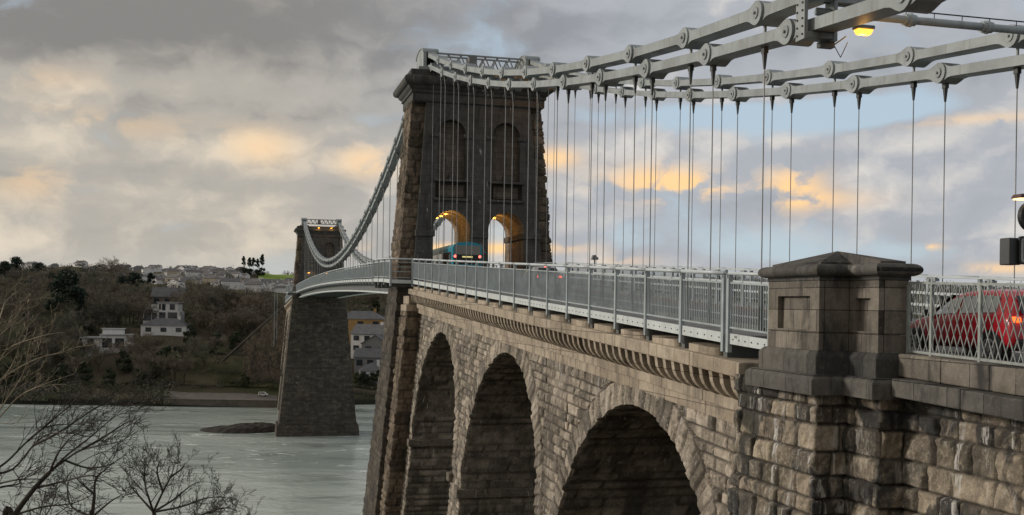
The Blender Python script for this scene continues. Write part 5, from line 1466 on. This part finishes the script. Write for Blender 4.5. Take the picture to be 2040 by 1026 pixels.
for k in range(900):
    px = rg.uniform(-60, 345) if k < 620 else rg.uniform(-60, 560); d = rg.uniform(318, 350) if k < 620 else rg.uniform(375, 520)
    if blocked(px, d): continue
    l = px_dl(px, d); x, y = DL(d, l); sp_.append((x, y, float(ground(d, l)), rg.uniform(1.4, 3.0)))
for d_, a_, b_, s_ in ((337, 300, 440, 1.5), (352, 390, 500, 1.3), (343, 470, 556, 1.6), (362, 330, 450, 1.4), (374, 430, 500, 1.2), (340, 690, 800, 1.6), (349, 690, 800, 1.8)):
    for k in range(34):
        px = a_+(b_-a_)*k/33+rg.uniform(-3, 3); d = d_+rg.uniform(-1.5, 1.5); l = px_dl(px, d); x, y = DL(d, l); sp_.append((x, y, float(ground(d, l)), s_*rg.uniform(.6, 1.2)))
rg.shuffle(sp_)
for k in range(60):
    px = rg.uniform(440, 556); d = rg.uniform(336, 344); l = px_dl(px, d); x, y = DL(d, l); sp_.append((x, y, float(ground(d, l)), rg.uniform(.8, 1.8)))
mass('undergrowth', '', sp_[:1300], M['twig'][1], 3, nq=46); mass('undergrowth', '', sp_[1300:], M['ever'][2], 4, nq=40)
sp_ = []
for k in range(900):
    d = rg.uniform(560, 1500); px = rg.uniform(-80, 2150)
    if 490 < px < 610 and d < 1000: continue
    if 260 < px < 600 and 660 < d < 1150 and rg.random() < .86: continue
    l = px_dl(px, d); x, y = DL(d, l); s_ = rg.uniform(3.5, 7); sp_.append((x, y, float(ground(d, l))+s_*.35, s_))
mass('distant_woods', '', sp_, M['twig'][1], 8, nq=90)
sp_ = []
for k in range(220):
    d = rg.uniform(600, 1400); px = rg.choice([rg.uniform(-60, 110), rg.uniform(600, 780), rg.uniform(800, 2100), rg.uniform(100, 260)])
    if 490 < px < 610 and d < 1000: continue
    l = px_dl(px, d); x, y = DL(d, l); s_ = rg.uniform(2.5, 5); sp_.append((x, y, float(ground(d, l))+s_*.4, s_))
mass('distant_woods', '', sp_, M['ever'][1], 9, nq=80)

# ------------------------------------------------------------------ bare trees of the near bank
M['nbark'] = plain('near_bark', (.045,.038,.030), .95, .35, 2.5, bump=.4)
M['pbark'] = plain('pale_bark', (.27,.225,.155), .95, .3, 2.5)
def wp(px, py, d):
    l = (px-1020)/FPX*d; z = (HZ+ROLL*(px-1020)-py)/FPX*d; x, y = DL(d, l); return Vector((x, y, z))
def limb(mb, pts, r0, r1, n=6):
    k = len(pts)-1
    for i in range(k): mb.cyl(pts[i], pts[i+1], r0+(r1-r0)*i/k, r0+(r1-r0)*(i+1)/k, n=n, cap=False)
def smooth_path(P, m_=4):
    out = []
    n = len(P)
    for i in range(n-1):
        p0, p1, p2, p3 = P[max(0, i-1)], P[i], P[i+1], P[min(n-1, i+2)]
        for k in range(m_):
            t_ = k/m_; out.append(.5*((2*p1)+(p2-p0)*t_+(2*p0-5*p1+4*p2-p3)*t_*t_+(3*p1-p0-3*p2+p3)*t_**3))
    out.append(P[-1]); return out
def sprout(mb, path, r0, r1, rg, lev, L, bias, dens, maxlev):
    """twigs growing from a limb, thinning level by level"""
    n = len(path)-1
    tot = sum((path[i+1]-path[i]).length for i in range(n))
    cnt = max(2, int(tot*dens))
    for c in range(cnt):
        f = rg.uniform(.18, 1)*n; i = min(n-1, int(f)); p = path[i].lerp(path[i+1], f-i); d = (path[i+1]-path[i]).normalized()
        ax_ = d.orthogonal().normalized(); ax_.rotate(Matrix.Rotation(rg.uniform(0, 6.28), 3, d))
        v = (d*rg.uniform(.5, 1)+ax_*rg.uniform(.5, 1.0)+bias*.55).normalized()
        ll = L*rg.uniform(.5, 1.15)*(1-.45*f/n); k = 4; pts = [p]; q = p.copy()
        for s_ in range(k):
            v = (v+Vector((rg.gauss(0, 1), rg.gauss(0, 1), rg.gauss(.15, 1)))*.2).normalized(); q = q+v*ll/k; pts.append(q.copy())
        rr0 = max(.0056-.0008*lev, (r0+(r1-r0)*f/n)*.45)
        limb(mb, pts, rr0, max(.0045, rr0*.4), 4 if lev < 2 else 3)
        if lev < maxlev: sprout(mb, pts, rr0, rr0*.35, rg, lev+1, ll*.55, bias, dens*1.55, maxlev)
def near_tree(label, seed, trunk, limbs, d, r, L, dens, mat_, bias, maxlev=2, r_l=None):
    rg = random.Random(seed)
    base = wp(*trunk[0], d)
    t0 = thing('bare_tree', label, 'tree', base)
    mb = MB(); tp = [wp(px, py, d) for px, py in trunk]
    g0 = tp[0]+Vector((0, 0, -6.5)); tp = smooth_path([g0]+tp, 4)
    limb(mb, tp, r*1.25, r*.75, 8); mb.build('trunk', mat_, t0, fix=False, smooth=True)
    br_ = MB()
    for lp in limbs:
        dd_ = d; P_ = []
        for j, q in enumerate(lp): P_.append(wp(q[0], q[1], dd_+(rg.uniform(-.5, .5)*j if j else 0)))
        P_ = smooth_path(P_, 4); rl_ = (r_l or r*.62)
        limb(br_, P_, rl_, rl_*.22, 6); sprout(br_, P_, rl_, rl_*.22, rg, 0, L, bias, dens, maxlev)
    br_.build('branches', mat_, t0, fix=False, smooth=True)
    return t0
bi = (R*.8+Vector((0, 0, .55))).normalized()
near_tree('leaning bare tree whose long dark limbs sweep to the right over the water', 3, [(14,1075),(36,1026),(74,973),(104,941)], [
    [(104,941),(134,917),(167,896),(209,887),(250,878)], [(104,941),(140,905),(185,870),(228,832),(262,800)], [(134,917),(179,932),(222,926),(256,905)], [(74,973),(128,960),(180,948),(215,952)], [(104,941),(122,900),(150,868),(196,846)], [(167,896),(215,868),(250,845),(268,838)], [(36,1026),(90,1010),(150,1003),(190,985)]], 20, .052, 1.2, 3.6, M['nbark'], bi, 2, .024)
near_tree('bare tree at the left edge with forked limbs reaching up over the water', 5, [(-70,1060),(-60,990),(-20,945)], [
    [(-20,945),(18,920),(60,878),(98,850),(150,845),(200,850)], [(-20,945),(30,935),(71,887),(98,866),(137,862),(170,868)], [(71,887),(120,862),(175,825),(227,792),(253,770)],
    [(-60,990),(10,970),(45,962),(30,935)], [(60,878),(110,835),(150,800),(165,770)], [(-60,990),(0,965),(50,955),(105,955)]], 18, .05, 1.15, 3.4, M['nbark'], bi, 2, .024)
near_tree('small round headed bare tree at the bottom of the picture right of the leaning tree', 8, [(322,1075),(318,1040),(312,1020)], [
    [(312,1020),(300,985),(292,950),(296,918)], [(312,1020),(330,980),(345,950),(352,930)], [(312,1020),(352,995),(385,968),(404,960)], [(312,1020),(365,1010),(420,992),(455,990)], [(312,1020),(280,985),(262,965)], [(318,1040),(390,1030),(450,1012),(478,1018)], [(345,950),(366,935),(372,925)], [(330,980),(318,940),(325,915)]], 27, .06, 1.2, 5.4, M['nbark'], Vector((.1, 0, .6)), 2, .034)
near_tree('slim bare sapling with upright twigs standing between the leaning tree and the round headed tree', 9, [(188,1075),(190,1030),(194,985)], [
    [(194,985),(196,955),(215,935),(240,915)], [(194,985),(170,965),(150,945)], [(190,1030),(150,1010),(140,975),(147,945)], [(190,1030),(225,1000),(250,985)]], 23, .045, 1.1, 4.0, M['nbark'], Vector((0, 0, .7)), 2, .03)
near_tree('pale branched bare tree rising at the left edge in front of the woods', 12, [(-60,1060),(-50,900),(-30,790)], [
    [(-30,790),(10,750),(28,722),(40,690)], [(-30,790),(20,745),(75,715),(130,700),(160,690)], [(-50,900),(20,790),(50,740),(60,690),(72,655)], [(-30,790),(0,720),(25,690),(90,668),(130,662)], [(-30,720),(-5,650),(8,605),(14,575)], [(-30,790),(-15,690),(20,650),(48,605)], [(-50,900),(30,800),(80,770),(150,745)]], 24, .04, 1.3, 2.2, M['pbark'], (R*.5+Vector((0, 0, .6))).normalized(), 2, .02)

near_tree('low tangled bare shrub along the bottom edge right of the round headed tree', 21, [(430,1110),(428,1085),(424,1060)], [
    [(424,1060),(400,1030),(372,1008)], [(424,1060),(430,1025),(438,1000)], [(424,1060),(455,1030),(482,1012)], [(428,1085),(470,1050),(515,1030)], [(428,1085),(395,1050),(350,1030)]], 29, .04, .9, 6.0, M['nbark'], Vector((0, 0, .7)), 2, .02)
near_tree('low tangled bare shrub in the bottom left corner under the leaning tree', 23, [(70,1110),(74,1080),(80,1055)], [
    [(80,1055),(50,1025),(20,1000)], [(80,1055),(88,1015),(96,985)], [(80,1055),(120,1025),(150,1000)], [(74,1080),(130,1050),(170,1035)], [(74,1080),(30,1050),(-10,1030)], [(80,1055),(110,1005),(118,965)]], 22, .04, .9, 6.0, M['nbark'], Vector((0, 0, .7)), 2, .018)
